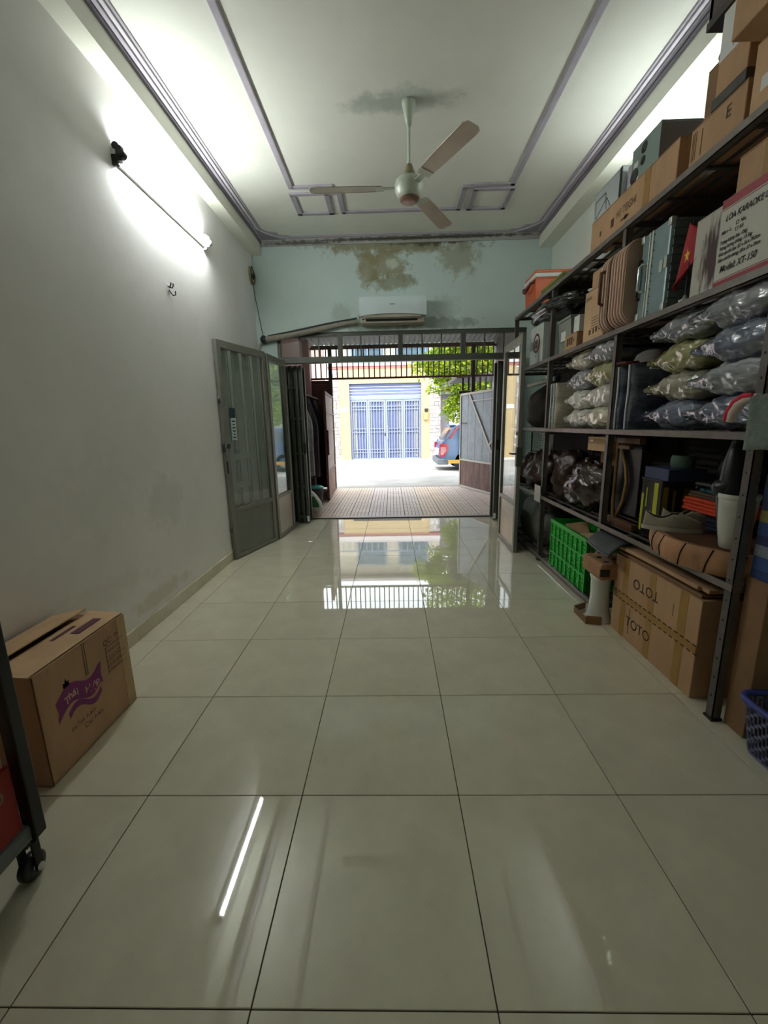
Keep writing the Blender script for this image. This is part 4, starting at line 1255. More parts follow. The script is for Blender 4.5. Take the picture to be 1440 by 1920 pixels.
MB().tube([(-.10, -.30, .35), (-.14, -.33, .42), (-.12, -.36, .46)], [.03, .018, .035], 8).build('tied_neck', mat('sack_grey2', (130, 130, 122), rough=.7), t)
t, w, d, h = carton('large carton with paired tape strips and bold capitals, leaning out under the log slab', 1.49, 1.95, 1.905, 2.685, .0, .525, M_card, tape=None, stripes=((.13, .055), (.40, .055), (.66, .06)))
text('TOTO', '-x', (-w - .0018, .215, .105), .088, M_ink, t, sx=1.0)
text('TOTO', '-x180', (-w - .0018, -.075, .43), .088, M_ink, t, sx=1.0)
MB().box(-w - .0022, -w - .0012, -d, d, .245, .285).build('tape', M_tape, t)
b = MB()
for k in range(17):
    y0 = d - .02 - k * .046
    b.box(-w - .0028, -w - .0018, y0 - .026, y0, .284, .290).box(-w - .0028, -w - .0018, y0 - .036, y0 - .010, .239, .245)
b.build('dashed_print', M_ink, t)
b = MB()
b.box(-w - .0016, -w - .0004, .18, .184, .05, .22).box(-w - .0016, -w - .0004, -.20, -.198, .36, .43)
b.build('crease_line', M_inkb, t)
for k, (ya, yb, zz, lb) in enumerate(((1.93, 2.68, .5255, 'lower'), (1.90, 2.66, .560, 'upper'))):
    b = MB()
    b.bar((1.50 + .01 * k, (ya + yb) / 2, zz + .012), (1.93, (ya + yb) / 2, zz + .010 + .012 * k), yb - ya, .014 + .006 * k)
    if k == 0:
        o = b.build('cardboard_sheet', M_card3, bevel=.004)
        tag(o, 'dark flattened cardboard lying on the big taped carton', 'cardboard')
    else:
        b.tube([(1.50, ya + .05, zz + .014), (1.498, (ya + yb) / 2, zz + .018), (1.50, yb, zz + .012)], .013, 8)
        o = b.build('cardboard_sheet', M_card, bevel=.004)
        tag(o, 'rolled-edge flattened cardboard topmost on the big taped carton', 'cardboard')
t = thing('pedestal', 'white ceramic basin pedestal standing beside the big taped carton', 'pedestal', (1.455, 2.79, .0))
MB().lathe([(.0, 0), (.095, 0), (.10, .012), (.082, .035), (.068, .08), (.062, .20), (.066, .30), (.075, .335), (0, .335)], n=32, sy=.9).build('column', mat('ceramic', (214, 216, 210), rough=.15), t)
MB().box(-.11, .09, -.075, .11, .0, .004).build('base_sheet', M_card3, t)
t = thing('torn_cardboard', 'torn cardboard tray folded around the foot of the pedestal', 'cardboard', (1.46, 2.80, .0045))
for p, q, hh in (((-.125, -.09), (-.125, .10), .045), ((-.125, .10), (-.02, .155), .05), ((-.125, -.09), (-.03, -.115), .06)):
    MB().bar((p[0], p[1], hh / 2), (q[0], q[1], hh / 2), .006, hh).build('side', M_card3, t)
t = thing('foam_packing', 'moulded brown packing tray with holes sitting on top of the pedestal', 'packing', (1.50, 2.80, .336))
b = MB().box(-.12, .12, -.14, .14, .0, .115)
b.build('block', mat('pulp', (170, 128, 94), rough=.9, var=.2, bump=.3), t, bevel=.018)
for xx, yy in ((-.06, -.08), (-.06, .02), (.02, -.03), (.04, .08)):
    MB().lathe([(0, 0), (.02, 0), (.02, .002), (0, .002)], (xx, yy, .1145), 12).build('moulded_hole', M_ink, t)
MB().box(-.122, -.06, -.145, -.132, .03, .08).build('notch', M_ink, t)
# grey mat draped over
t = thing('folded_mat', 'dark grey rubbery mat folded over the packing tray and the carton corner', 'mat', (1.47, 2.66, .0))
M_matg = mat('mat_grey', (70, 72, 74), rough=.6, var=.15, vscale=14)
def matf(u, v):
    y = .225 - u * .31 + .05 * v
    x = -.095 + v * .20
    z = .545 + .105 * v ** .8 + .014 * math.sin(u * 3.0 + 1) * (1 - v) + .012 * math.sin(v * 5)
    return (x - .018 * math.sin(u * 3.1), y, z)
o = MB().grid(matf, 20, 16).build('sheet', M_matg, t)
md = o.modifiers.new('thick', 'SOLIDIFY')
md.thickness = .012
MB().tube([matf(k / 12, 0) for k in range(13)], .006, 6).build('bound_edge', mat('mat_edge', (96, 98, 100), rough=.5), t)
# carton in the dark behind the near post, blue basket
t, w, d, h = carton('brown carton in the dark corner behind the blue basket', 1.53, 1.97, 1.625, 1.735, .0, .72, M_card3, tape=M_tape)
MB().box(-.14, .10, -d - .0016, -d - .0004, .22, .36).build('label', M_white, t)
M_blue = mat('basket_blue', (58, 70, 150), rough=.4, var=.1)
M_blueg = mat('basket_side', (104, 108, 140), rough=.45, var=.1)
t = thing('basket', 'blue perforated plastic basket standing on the floor by the near rack post', 'basket', (1.62, 1.38, .0005))
wb, db, hb = .15, .235, .225
def wall_basket(f):
    """f(s, z) -> point; builds strips with staggered slots"""
    b = MB()
    return b
def rim_path(off, z):
    return [(p[0], p[1], z) for p in rrect(-wb - off, wb + off, -db - off, db + off, .06, 5)]
def basket_pt(s, z):
    # s: 0..1 around, sides taper inward to the base
    pts = rrect(-wb, wb, -db, db, .06, 5)
    n = len(pts)
    a = s * n
    i = int(a) % n
    fr = a - int(a)
    p, q = pts[i], pts[(i + 1) % n]
    k = .86 + .14 * z / hb
    return ((p[0] + (q[0] - p[0]) * fr) * k, (p[1] + (q[1] - p[1]) * fr) * k)
pts = rrect(-wb, wb, -db, db, .06, 5)
per = [0]
for i in range(len(pts)):
    p, q = pts[i], pts[(i + 1) % len(pts)]
    per.append(per[-1] + math.hypot(q[0] - p[0], q[1] - p[1]))
def along(sd, z, o=0.0):
    sd %= per[-1]
    i = max(k for k in range(len(per)) if per[k] <= sd + 1e-9)
    i = min(i, len(pts) - 1)
    fr = (sd - per[i]) / max(1e-6, per[i + 1] - per[i])
    p, q = pts[i], pts[(i + 1) % len(pts)]
    k = (.86 + .14 * z / hb) - o
    return ((p[0] + (q[0] - p[0]) * fr) * k, (p[1] + (q[1] - p[1]) * fr) * k, z)
b = MB()
ncol = 74
cw = per[-1] / ncol
for c in range(ncol):
    s0 = c * cw
    a0, a1 = along(s0, .01), along(s0, hb)
    b.bar(a0, a1, .0045, .004)
    off = (c % 3) * .018
    for r in range(5):
        z = .012 + off + r * .05
        if z < hb - .01:
            b.bar(along(s0, z), along(s0 + cw, z), .0045, .011)
b.build('slotted_side', M_blueg, t)
MB().prism([(p[0] * .87, p[1] * .87) for p in pts], 'z', 0, .012).build('base', M_blueg, t)
b = MB()
rp = [(p[0] * 1.03, p[1] * 1.02, hb + .008) for p in pts]
b.tube(rp + [rp[0]], .014, 8, False)
b.build('rim', M_blue, t)
t2 = thing('small_stone', 'few pale bits lying in the blue basket', 'bits', (1.60, 1.42, .013))
MB().blob((0, 0, .06), .10, .15, .06, .3, 3, 4, 24, flat=0.0).build('dark_cloth', mat('cloth_black', (24, 22, 24), rough=.8), t2)
t2['label'] = 'dark cloth bundle lying in the blue basket'
t2['category'] = 'cloth'
t2.name = 'cloth_bundle'
# towel and red cloth at the right edge
t = thing('towel', 'grey-green towel hanging from the rack arm at the right edge', 'towel', (1.335, 1.50, 1.30))
M_tow = mat('towel_green', (112, 124, 114), rough=.95, var=.2, vscale=40, bump=.6, bscale=120)
def towf(u, v):
    return (-.012 + .006 * math.sin(u * 9 + v * 2), .10 - u * .36, .165 - v * .195 + .008 * math.sin(u * 5) + .05 * u * 0)
o = MB().grid(towf, 20, 12).build('cloth', M_tow, t)
md = o.modifiers.new('thick', 'SOLIDIFY')
md.thickness = .012
MB().tube([towf(0, k / 8) for k in range(9)], .007, 6).build('hem', mat('towel_hem', (150, 168, 150), rough=.9), t)
t = thing('red_white_cloth', 'rolled red and white striped cloth hanging beside the towel', 'cloth', (1.36, 1.66, 1.42))
cpath = [(0, -.04, .045), (0, .0, .045), (0, .04, .025), (0, .065, -.01), (0, .075, -.045)]
MB().tube(cpath, [.012, .018, .02, .02, .014], 10).build('white_roll', mat('cloth_cream', (214, 196, 188), rough=.85), t)
MB().tube([(p[0] - .010, p[1] + .012, p[2] + .006) for p in cpath], [.008, .012, .012, .012, .010], 8).build('red_border', mat('cloth_red', (200, 40, 70), rough=.85), t)

# ------------------------------------------------------------------ left foreground
t = thing('cardboard_box', 'big half-open brown carton with a purple ribbon logo against the left wall', 'box', (-1.538, 1.655, .0))
w, d, h = .168, .275, .485
b = MB()
b.box(-w, w, -d, d, 0, .006).box(-w, -w + .006, -d, d, 0, h).box(w - .006, w, -d, d, 0, h).box(-w, w, -d, -d + .006, 0, h).box(-w, w, d - .006, d, 0, h)
b.build('body', M_card, t, bevel=.002, seg=1)
b = MB()
b.bar((w - .01, 0, h + .001), (.0, 0, h + .012), 2 * d + .01, .005)
b.build('flap', M_card2, t)
b = MB()
b.bar((-w, -.02, h + .003), (.006, -.02, h + .040), 2 * d - .02, .005)
b.build('flap', M_card2, t)
b = MB()
b.bar((.0, d - .002, h - .004), (.0, d - .13, h - .012), 2 * w - .02, .004, up=(0, 0, 1))
b.bar((.0, -d + .002, h - .004), (.0, -d + .13, h - .012), 2 * w - .02, .004, up=(0, 0, 1))
b.build('end_flap', M_card3, t)
MB().box(w + .0004, w + .0014, d - .06, d, .0, h).build('tape', M_tape_c, t)
b = MB()
X = w + .0012
def ribbon(fn0, fn1, n=16, m=None):
    vs = []
    for k in range(n + 1):
        u = k / n
        vs += [(X, *fn0(u)), (X, *fn1(u))]
    return vs, [(2 * k, 2 * k + 2, 2 * k + 3, 2 * k + 1) for k in range(n)]
vs, fs = ribbon(lambda u: (-.115 + .20 * u, .250 + .022 * math.sin(u * 6.28) + .01 * u), lambda u: (-.115 + .20 * u, .325 + .022 * math.sin(u * 6.28) + .01 * u))
b.add(vs, [f[::-1] for f in fs])
vs, fs = ribbon(lambda u: (-.085 + .17 * u, .218 + .022 * math.sin(u * 6.28)), lambda u: (-.085 + .17 * u, .243 + .022 * math.sin(u * 6.28)))
b.add(vs, [f[::-1] for f in fs])
b.add([(X, -.115, .25), (X, -.132, .235), (X, -.125, .275), (X, -.132, .315), (X, -.115, .325)], [(0, 1, 2), (0, 2, 4), (2, 3, 4)])
b.add([(X, .085, .26), (X, .10, .25), (X, .095, .29), (X, .102, .34), (X, .085, .335)], [(0, 1, 2), (0, 2, 4), (2, 3, 4)])
b.build('ribbon_logo', M_purple, t)
b = MB()
for a, r in ((0, .034), (.6, .026), (-.6, .026), (1.1, .018), (-1.1, .018)):
    c, s_ = math.sin(a), math.cos(a)
    b.add([(X, -.075, .345), (X, -.075 + c * r * .5 - s_ * .006, .345 + s_ * r * .5 + c * .006), (X, -.075 + c * r, .345 + s_ * r), (X, -.075 + c * r * .5 + s_ * .006, .345 + s_ * r * .5 - c * .006)], [(0, 1, 2, 3), (3, 2, 1, 0)])
b.build('leaf_logo', M_purple_d, t)
for k, ch in enumerate('Thái Hiệp'):
    u = .10 + k * .098
    text(ch, '+x', (X + .0008, (-.115 + .20 * u) * 1.15 - .045, (.268 + .022 * math.sin(u * 6.28) + .01 * u) * 1.15 - .048), .046, M_cream, t, bold=.0008)
text('mềm hơn', '+x', (X, -.145, .142), .036, M_purple_d, t)
text('Dai hơn', '+x', (X, -.075, .105), .036, M_purple_d, t)
text('QC: TW', '+x', (X, .105, .395), .038, M_purple_d, t)
text('NHÃN HIỆU', '+x', (X, .125, .350), .021, M_purple_d, t)
text('CAO CẤP', '+x', (X, .13, .320), .023, M_purple_d, t)
text('KHỐI TỊNH', '+x', (X, .13, .288), .016, M_purple_d, t)
text('NGÀY SX', '+x', (X, .13, .262), .016, M_purple_d, t)
b = MB()
for z in (.38, .312, .282, .256):
    b.box(X - .0004, X + .0002, .115, .245, z, z + .0025)
b.box(X - .0004, X + .0002, .115, .118, .25, .38)
b.build('printed_lines', M_purple_d, t)
b = MB()
b.box(X - .0004, X + .0002, -.02, -.017, .33, h - .004).box(X - .0004, X + .0002, -.008, -.005, .33, h - .004)
b.build('crease_line', M_inkb, t)
b = MB()
b.box(.03, .05, -.02, .12, h + .012, h + .0125).box(.07, .11, .05, .2, h + .0105, h + .011)
b.build('top_print', M_purple_d, t)

for ch in t.children:
    if ch.name.split('.')[0] in ('ribbon_logo', 'leaf_logo'):
        ch.scale = (1, 1.15, 1.15)
        ch.location = (0, -.045, -.048)
# trolley at the left edge
t = thing('trolley', 'grey platform trolley with a black upright and caster at the left edge', 'trolley', (-1.362, .77, 0))
M_deck = mat('deck_grey', (112, 118, 120), rough=.5, var=.15, vscale=12)
MB().box(-.24, .235, -.42, .30, .155, .215).build('deck', M_deck, t, bevel=.014)
MB().box(.21, .250, .262, .300, .16, 1.02).build('upright', M_black, t, bevel=.004)
MB().box(-.24, -.195, .255, .300, .20, 1.02).build('upright', M_black, t, bevel=.004)
MB().tube([(-.22, .278, 1.0), (.225, .278, 1.0)], .02, 10).build('handle_bar', M_black, t)
MB().box(-.24, .215, .25, .30, .70, .735).build('cross_bracket', M_deck, t, bevel=.004)
for yy in (.275, -.33):
    for xx in (.198, -.16):
        c = MB()
        c.lathe([(0, -.016), (.034, -.016), (.042, -.011), (.042, .011), (.034, .016), (0, .016)], (xx, yy, .0425), 20, 'x')
        wl = c.build('wheel', M_black, t)
        MB().box(xx - .03, xx - .022, yy - .012, yy + .012, .034, .15).box(xx + .022, xx + .03, yy - .012, yy + .012, .034, .15).box(xx - .03, xx + .03, yy - .03, yy + .035, .14, .156).build('caster_fork', M_dark, t)
        MB().lathe([(0, -.033), (.012, -.033), (.012, .033), (0, .033)], (xx, yy, .0425), 10, 'x').build('axle', M_edge, t)
M_redc = mat('carton_red', (150, 26, 22), rough=.55, var=.12)
t, w, d, h = carton('red carton with a pale letter on the lower deck of the trolley', -1.55, -1.135, .33, 1.02, .2155, .44, M_redc, tape=None)
text('e', (( 0, 0, -1), (0, 1, 0), (1, 0, 0)), (w + .001, .262, .178), .11, mat('print_beige', (150, 108, 80), rough=.6), t)
t, w, d, h = carton('brown carton with a rounded corner stacked on the red carton', -1.55, -1.14, .34, 1.01, .4405, .63, M_card, tape=M_tape)
text('x', '+x', (w + .001, .2, .06), .05, M_ink, t)
# ------------------------------------------------------------------ porch
pf = struct('floor_porch', MB().box(-1.85, 2.25, 6.36, 9.40, -.06, -.004), M_porch_g)
M_porch_p = mat('porch_tile_peach', (226, 200, 178), rough=.45, var=.2, vscale=9, rand=.06)
M_porch_k = mat('porch_tile_grey', (220, 200, 188), rough=.45, var=.2, vscale=9, rand=.06)
nx, ny = 14, 10
w, d = 4.06 / nx, 3.0 / ny
protos = []
for m in (M_porch_k, M_porch_p):
    b = MB()
    rw = (w - .006) / 5
    for q in range(5):
        b.box(-w / 2 + .003 + q * rw + .004, -w / 2 + .003 + (q + 1) * rw - .004, -d / 2 + .003, d / 2 - .003, -.012, 0)
    b.box(-w / 2 + .003, w / 2 - .003, -d / 2 + .003, d / 2 - .003, -.02, -.0045)
    protos.append(b.build('tile', m, pf))
for i in range(nx):
    for j in range(ny):
        c = (-1.84 + (i + .5) * w, 6.38 + (j + .5) * d, random.uniform(-.0012, 0))
        k = 1 if i in (2, 3, 4, 8, 9) else 0
        if protos[k].location.length < .001:
            protos[k].location = c
        else:
            copy_piece(protos[k], c, pf)
M_pink = mat('paint_pink', (206, 172, 166), rough=.8, var=.14, vscale=3)
struct('wall_porch_left', MB().box(-1.95, -1.85, 5.95, 9.55, -.05, 3.5).box(-1.85, -1.72, 9.25, 9.55, -.05, 3.3), M_pink)
struct('wall_porch_right', MB().box(2.25, 2.35, 5.95, 9.55, -.05, 3.5), mat('paint_grey', (150, 144, 138), rough=.85, var=.15, vscale=3))
# corrugated canopy on steel purlins
t = thing('canopy', 'grey corrugated sheet canopy over the porch', 'canopy', (.2, 7.8, 3.2))
def can(u, v):
    x = -2.1 + 4.3 * u
    y = -1.84 + v * 3.75
    return (x, y, .22 - .30 * v + .016 * math.sin(x * 2 * math.pi / .105))
o = MB().grid(can, 330, 3).build('corrugated_sheet', mat('sheet_grey', (176, 176, 180), rough=.6, var=.15, vscale=4), t)
for v in (.15, .5, .97):
    y = -1.84 + v * 3.75
    MB().box(-2.1, 2.2, y - .02, y + .02, .145 - .30 * v, .195 - .30 * v).build('purlin', M_frame_d, t)
# gate header grille between the porch walls
M_gbr = mat('gate_brown', (112, 72, 64), rough=.5, var=.2, vscale=8)
M_gd = mat('gate_dark', (66, 52, 48), rough=.55, var=.25, vscale=8)
t = thing('gate_grille', 'brown barred grille spanning above the porch gate', 'grille', (.2, 9.40, 2.37))
MB().box(-1.95, 2.05, -.025, .025, 0, .04).box(-1.95, 2.05, -.025, .025, .62, .66).build('rail', M_gbr, t, bevel=.003)
for k in range(35):
    x = -1.93 + k * .1155
    MB().box(x - .012, x + .012, -.012, .012, .04, .62).build('bar', M_gbr, t)
for x in (-1.50, 1.575):
    MB().box(x - .035, x + .035, -.04, .04, -2.37 + .0, .66).build('post', M_gd, t, bevel=.004)
t = thing('side_panel', 'dark fixed panel with slats left of the porch gate', 'panel', (-1.53, 9.42, 0))
MB().box(-.19, .20, -.01, .01, .02, 2.36).build('sheet', M_gd, t)
for k in range(9):
    MB().box(-.19, .20, -.018, -.01, 1.86 + k * .05, 1.89 + k * .05).build('slat', M_gbr, t)
def gate(label, hinge, free, m_up, m_low, m_fr, z1n, band, side):
    p, q = Vector((*hinge, 0)), Vector((*free, 0))
    w = (q - p).length
    t = thing('gate_leaf', label, 'gate', (p.x, p.y, .015), math.atan2(q.y - p.y, q.x - p.x), 'porch gate leaves')
    h = 2.0
    MB().box(0, .045, -.022, .022, 0, h).box(w - .045, w, -.022, .022, 0, h).box(0, w, -.022, .022, h - .045, h).box(0, w, -.022, .022, band - .02, band + .02).box(0, w, -.022, .022, 0, .04).build('frame', m_fr, t, bevel=.003)
    n = 5
    for k in range(n):
        a, b_ = .045 + (w - .09) * k / n, .045 + (w - .09) * (k + 1) / n
        MB().box(a, b_ - .004, -.006, .006, band + .02, h - .045).build('upper_sheet', m_up, t, bevel=.003)
    MB().box(.045, w - .045, -.008, .008, .04, band - .02).build('lower_sheet', m_low, t)
    sy = side * .02
    return t, w, h, sy
M_galv = mat('galvanised', (128, 138, 144), rough=.5, metal=.25, var=.25, vscale=7)
M_rust = mat('rusty_sheet', (128, 96, 86), rough=.7, var=.5, vscale=9, vcol=(78, 58, 54), stretch=(1, 1, .25))
M_gfr = mat('gate_frame_grey', (176, 170, 160), rough=.5, metal=.2, var=.15)
t, w, h, sy = gate('grey sheet-metal gate leaf with a diagonal brace, right side of the porch', (1.515, 9.33), (2.02, 7.85), M_galv, M_rust, M_gfr, h if False else 2, .60, 1)
for s in (-.026,):
    MB().bar((.42, s, h - .05), (w - .36, s, .95), .035, .012, up=(0, 1, 0)).bar((w - .36, s, .95), (w - .10, s, .62), .035, .012, up=(0, 1, 0)).bar((w - .36, s, .95), (w - .05, s, 1.2), .035, .012, up=(0, 1, 0)).build('diagonal_brace', M_gfr, t)
    MB().bar((.5, s, h - .18), (w - .05, s, h - .18), .02, .01, up=(0, 1, 0)).build('cross_bar', M_gfr, t)
MB().bar((.06, -.03, 1.38), (.30, -.03, 1.38), .014, .014).build('slide_bolt', M_dark, t)
t, w, h, sy = gate('brown gate leaf with pale panels, left side of the porch', (-1.285, 9.33), (-1.205, 7.75), mat('gate_sheet', (176, 156, 148), rough=.6, var=.25, vscale=6), mat('gate_lower', (148, 116, 98), rough=.7, var=.4, vscale=9), M_gbr, 2, .52, 1)
MB().box(w - .06, w + .012, .02, .05, .85, 1.30).build('lock_cover', M_gd, t, bevel=.006)
MB().bar((.05, .026, 1.62), (w - .05, .026, 1.62), .02, .01).bar((.05, .026, 1.30), (w - .05, .026, 1.30), .02, .01).build('cross_bar', M_gfr, t)
# coats, sack and bin along the left porch wall
M_coat = mat('coat_dark', (40, 38, 50), rough=.8, var=.35, vscale=6, bump=.3, bscale=20)
def coat(label, c, r, h, m, seed, top=.55):
    t = thing('hanging_coat', label, 'coat', c, 0, 'coats on the left porch wall')
    def fn(a, v):
        th = 2 * math.pi * a
        z = -h * v
        sw = (.35 + .65 * min(1, v * 3.2)) * (1 - .12 * math.sin(v * 2.2))
        fold = 1 + .20 * math.sin(th * 7 + seed + v * 2.0) * min(1, v * 2)
        return (r[0] * sw * fold * math.cos(th), r[1] * sw * fold * math.sin(th) + .02 * math.sin(v * 5 + seed), z)
    b = MB().grid(fn, 40, 18, closed_u=True)
    b.add([fn(k / 40, 0) for k in range(40)], [tuple(range(40))])
    b.build('coat', m, t)
    MB().tube([(0, 0, -.02), (0, 0, .03), (.02, 0, .05), (.03, 0, .03)], .006, 6).build('hook', M_dark, t)
    return t
coat('long dark coat hanging on the left porch wall nearest the gate leaf', (-1.56, 8.30, 1.90), (.24, .34, 0), 1.45, M_coat, 0)
coat('dark purple coat hanging on the left porch wall in the middle', (-1.52, 7.55, 1.88), (.22, .30, 0), 1.38, mat('coat_purple', (48, 34, 48), rough=.8, var=.3, vscale=6, bump=.3, bscale=20), 2)
coat('pale grey raincoat hanging on the left porch wall nearest the shutter', (-1.49, 6.86, 1.868), (.20, .24, 0), 1.28, mat('coat_grey', (150, 152, 146), rough=.6, var=.4, vscale=6, vcol=(88, 90, 92), bump=.3, bscale=20), 5)
o = MB().box(-1.85, -1.46, 6.6, 6.64, 1.90, 1.94).box(-1.85, -1.52, 8.56, 8.6, 1.90, 1.94).box(-1.56, -1.46, 6.6, 8.6, 1.915, 1.94).build('coat_rail', M_gbr, bevel=.004)
tag(o, 'brown wall rail the coats hang from in the porch', 'rail')
t = thing('light_bulb', 'white bulb in a socket on the left porch wall', 'bulb', (-1.74, 8.0, 2.06))
MB().lathe([(0, -.07), (.022, -.065), (.032, -.04), (.026, -.01), (.014, .01), (0, .01)], n=16).build('bulb', M_white, t)
MB().tube([(0, 0, .0), (0, 0, .04), (-.11, 0, .05)], .014, 8).build('socket', M_dark, t)
t = thing('rice_sack', 'white woven sack with green print and red lettering by the left shutter', 'sack', (-1.20, 6.50, 0))
def sackf(a, v):
    th = 2 * math.pi * a
    z = .44 * v
    k = math.sin(math.pi * min(1, .18 + v * .80)) ** .6
    lean = -.16 * v * v
    return (.10 * k * math.copysign(abs(math.cos(th)) ** .8, math.cos(th)) + lean, .13 * k * math.sin(th) + .008 * math.sin(z * 40), z)
b = MB().grid(sackf, 30, 16, closed_u=True)
b.build('sack', mat('sack_white', (214, 212, 208), rough=.6, var=.1, bump=.3, bscale=30), t)
def patch(a0, a1, v0, v1):
    b = MB()
    def f(u, v):
        p = sackf(a0 + (a1 - a0) * u, v0 + (v1 - v0) * v)
        n = Vector((p[0] + .16 * (p[2] / .44) ** 2, p[1], 0)).normalized()
        return (p[0] + n.x * .003, p[1] + n.y * .003, p[2])
    return b.grid(f, 8, 8)
patch(.70, .86, .34, .72).build('green_print', mat('print_green', (40, 110, 56), rough=.6), t)
text('15', ((.94, .34, 0), (-.1, 0, .99), (.34, -.94, 0)), (-.02, -.131, .06), .10, mat('print_red', (150, 30, 36), rough=.6), t, align='CENTER', sx=.8)
t = thing('rubbish_bin', 'dark patterned bin with a teal lid by the left gate leaf', 'bin', (-1.36, 7.30, 0))
MB().lathe([(0, 0), (.11, 0), (.135, .30), (.14, .32), (0, .32)], n=24).build('body', mat('bin_dark', (70, 62, 64), rough=.6, var=.6, vscale=26), t)
MB().lathe([(.145, .32), (.145, .335), (.11, .36), (0, .365)], n=24).build('lid', mat('lid_teal', (70, 176, 164), rough=.4), t)
MB().tube([(-.13, -.03, .30), (-.16, -.06, .28), (-.13, -.10, .25)], .02, 8).build('red_strap', mat('strap_red', (180, 40, 44), rough=.5), t)

# ------------------------------------------------------------------ street and opposite house
struct('street', MB().prism([(9.40, -.03), (20.9, -.30), (20.9, -.8), (9.40, -.8)], 'x', -30, 30), M_street)
struct('trim_8', MB().box(-1.9, 2.3, 9.40, 9.62, -.1, -.012), mat('kerb', (150, 138, 130), rough=.8, var=.25, vscale=6))
struct('pavement', MB().box(-30, 30, 19.2, 20.9, -.6, -.245), mat('pavement_pale', (206, 200, 190), rough=.85, var=.2, vscale=2))
HY = 17.2
M_yel2 = mat('wall_yellow', (172, 150, 112), rough=.85, var=.10, vscale=2.5)
M_stone = mat('stone_pale', (160, 152, 148), rough=.85, var=.3, vscale=6)
K = 1.186
def far(o):
    x, y, z = o.location
    o.location = (x * K, 20.4 + (y - HY) * K, -.26 + z * K)
    o.scale = (K, K, K)
    return o
house = far(thing('house', 'yellow house with a blue gate across the street', 'house', (-.2, HY, 0)))
def hb(x0, x1, y0, y1, z0, z1):
    return MB().box(x0 + .2, x1 + .2, y0, y1, z0, z1)
b = hb(-2.08, -1.66, 0, .3, -.03, 3.58)
b.box(1.21 + .2, 1.55 + .2, 0, .3, -.03, 3.58).box(-1.66 + .2, 1.21 + .2, 0, .3, 3.02, 3.58)
b.build('wall', M_yel2, house)
hb(-2.5, 2.0, -.02, .3, 3.58, 3.68).build('red_band', mat('band_pink', (170, 100, 94), rough=.8, var=.1), house)
hb(-2.5, 2.0, -.06, .3, 3.68, 3.92).build('balcony_wall', mat('balcony_white', (196, 186, 184), rough=.8, var=.1, vscale=4), house)
hb(-2.5, 2.0, .25, .6, 3.92, 5.45).build('upper_wall', mat('upper_cream', (184, 176, 158), rough=.85, var=.08), house)
for x in (-1.55, .25):
    f = hb(x, x + 1.25, .18, .26, 3.98, 5.05).build('window_frame', mat('win_grey', (112, 128, 150), rough=.5), house)
    for q in range(2):
        hb(x + .06 + q * .58, x + .60 + q * .58, .165, .18, 4.05, 4.98).build('pane', mat('win_glass', (70, 90, 104), rough=.1), f)
hb(-2.6, 2.1, -.35, .6, 5.45, 5.58).build('roof_slab', M_stone, house)
for k in range(18):
    hb(-2.4 + k * .25, -2.37 + k * .25, -.05, -.02, 3.92, 4.32).build('baluster', mat('win_grey', (112, 128, 150), rough=.5), house)
hb(-2.45, 1.95, -.06, -.01, 4.32, 4.36).build('balcony_rail', MATS['win_grey'], house)
# irregular stone facing on the two pillars
rs = random.Random(4)
for px0, px1, nm in ((-2.5, -2.08, 0), (1.55, 1.98, 1)):
    hb(px0, px1, 0, .3, -.03, 3.5).build('pillar', M_stone, house)
    z = 0.0
    while z < 3.4:
        hh = rs.uniform(.10, .22)
        xs = px0
        while xs < px1 - .03:
            ww = min(rs.uniform(.11, .24), px1 - xs)
            if ww > .04:
                hb(xs + .006, xs + ww - .006, -.02 - rs.uniform(0, .015), 0, z + .006, z + hh - .006).build('stone', [M_stone, mat('stone_mauve', (146, 132, 130), rough=.85, var=.2, vscale=6), mat('stone_white', (180, 176, 172), rough=.85, var=.15)][rs.randrange(3)], house, bevel=.006, seg=1)
            xs += ww
        z += hh
t = far(thing('number_plate', 'small white plate with a blue house number by the blue gate', 'plate', (-1.88, HY - .012, 2.02)))
MB().box(-.14, .14, -.01, .01, -.08, .08).build('plate', M_white, t, bevel=.003)
text('17A', '-y', (-.12, -.0115, -.01), .085, mat('plate_blue', (60, 90, 160), rough=.5), t)
t = far(thing('bell_sign', 'white sign with a yellow disc on the left stone pillar', 'sign', (-2.30, HY - .05, 2.1)))
MB().box(-.08, .08, -.008, .008, -.22, .16).build('plate', M_white, t, bevel=.003)
MB().lathe([(0, 0), (.055, 0), (.055, -.004), (0, -.004)], (0, -.009, .06), 20, 'y').build('disc', mat('disc_yellow', (214, 190, 60), rough=.5), t)
t = far(thing('meter_box', 'brown meter box on the right of the blue gate', 'box', (1.40, HY - .06, 1.75)))
MB().box(-.10, .08, -.06, .055, -.18, .10).build('body', mat('meter_brown', (190, 132, 92), rough=.7), t, bevel=.006)
MB().box(-.06, .08, -.05, .055, .14, .26).build('camera_box', M_dark, t, bevel=.01)
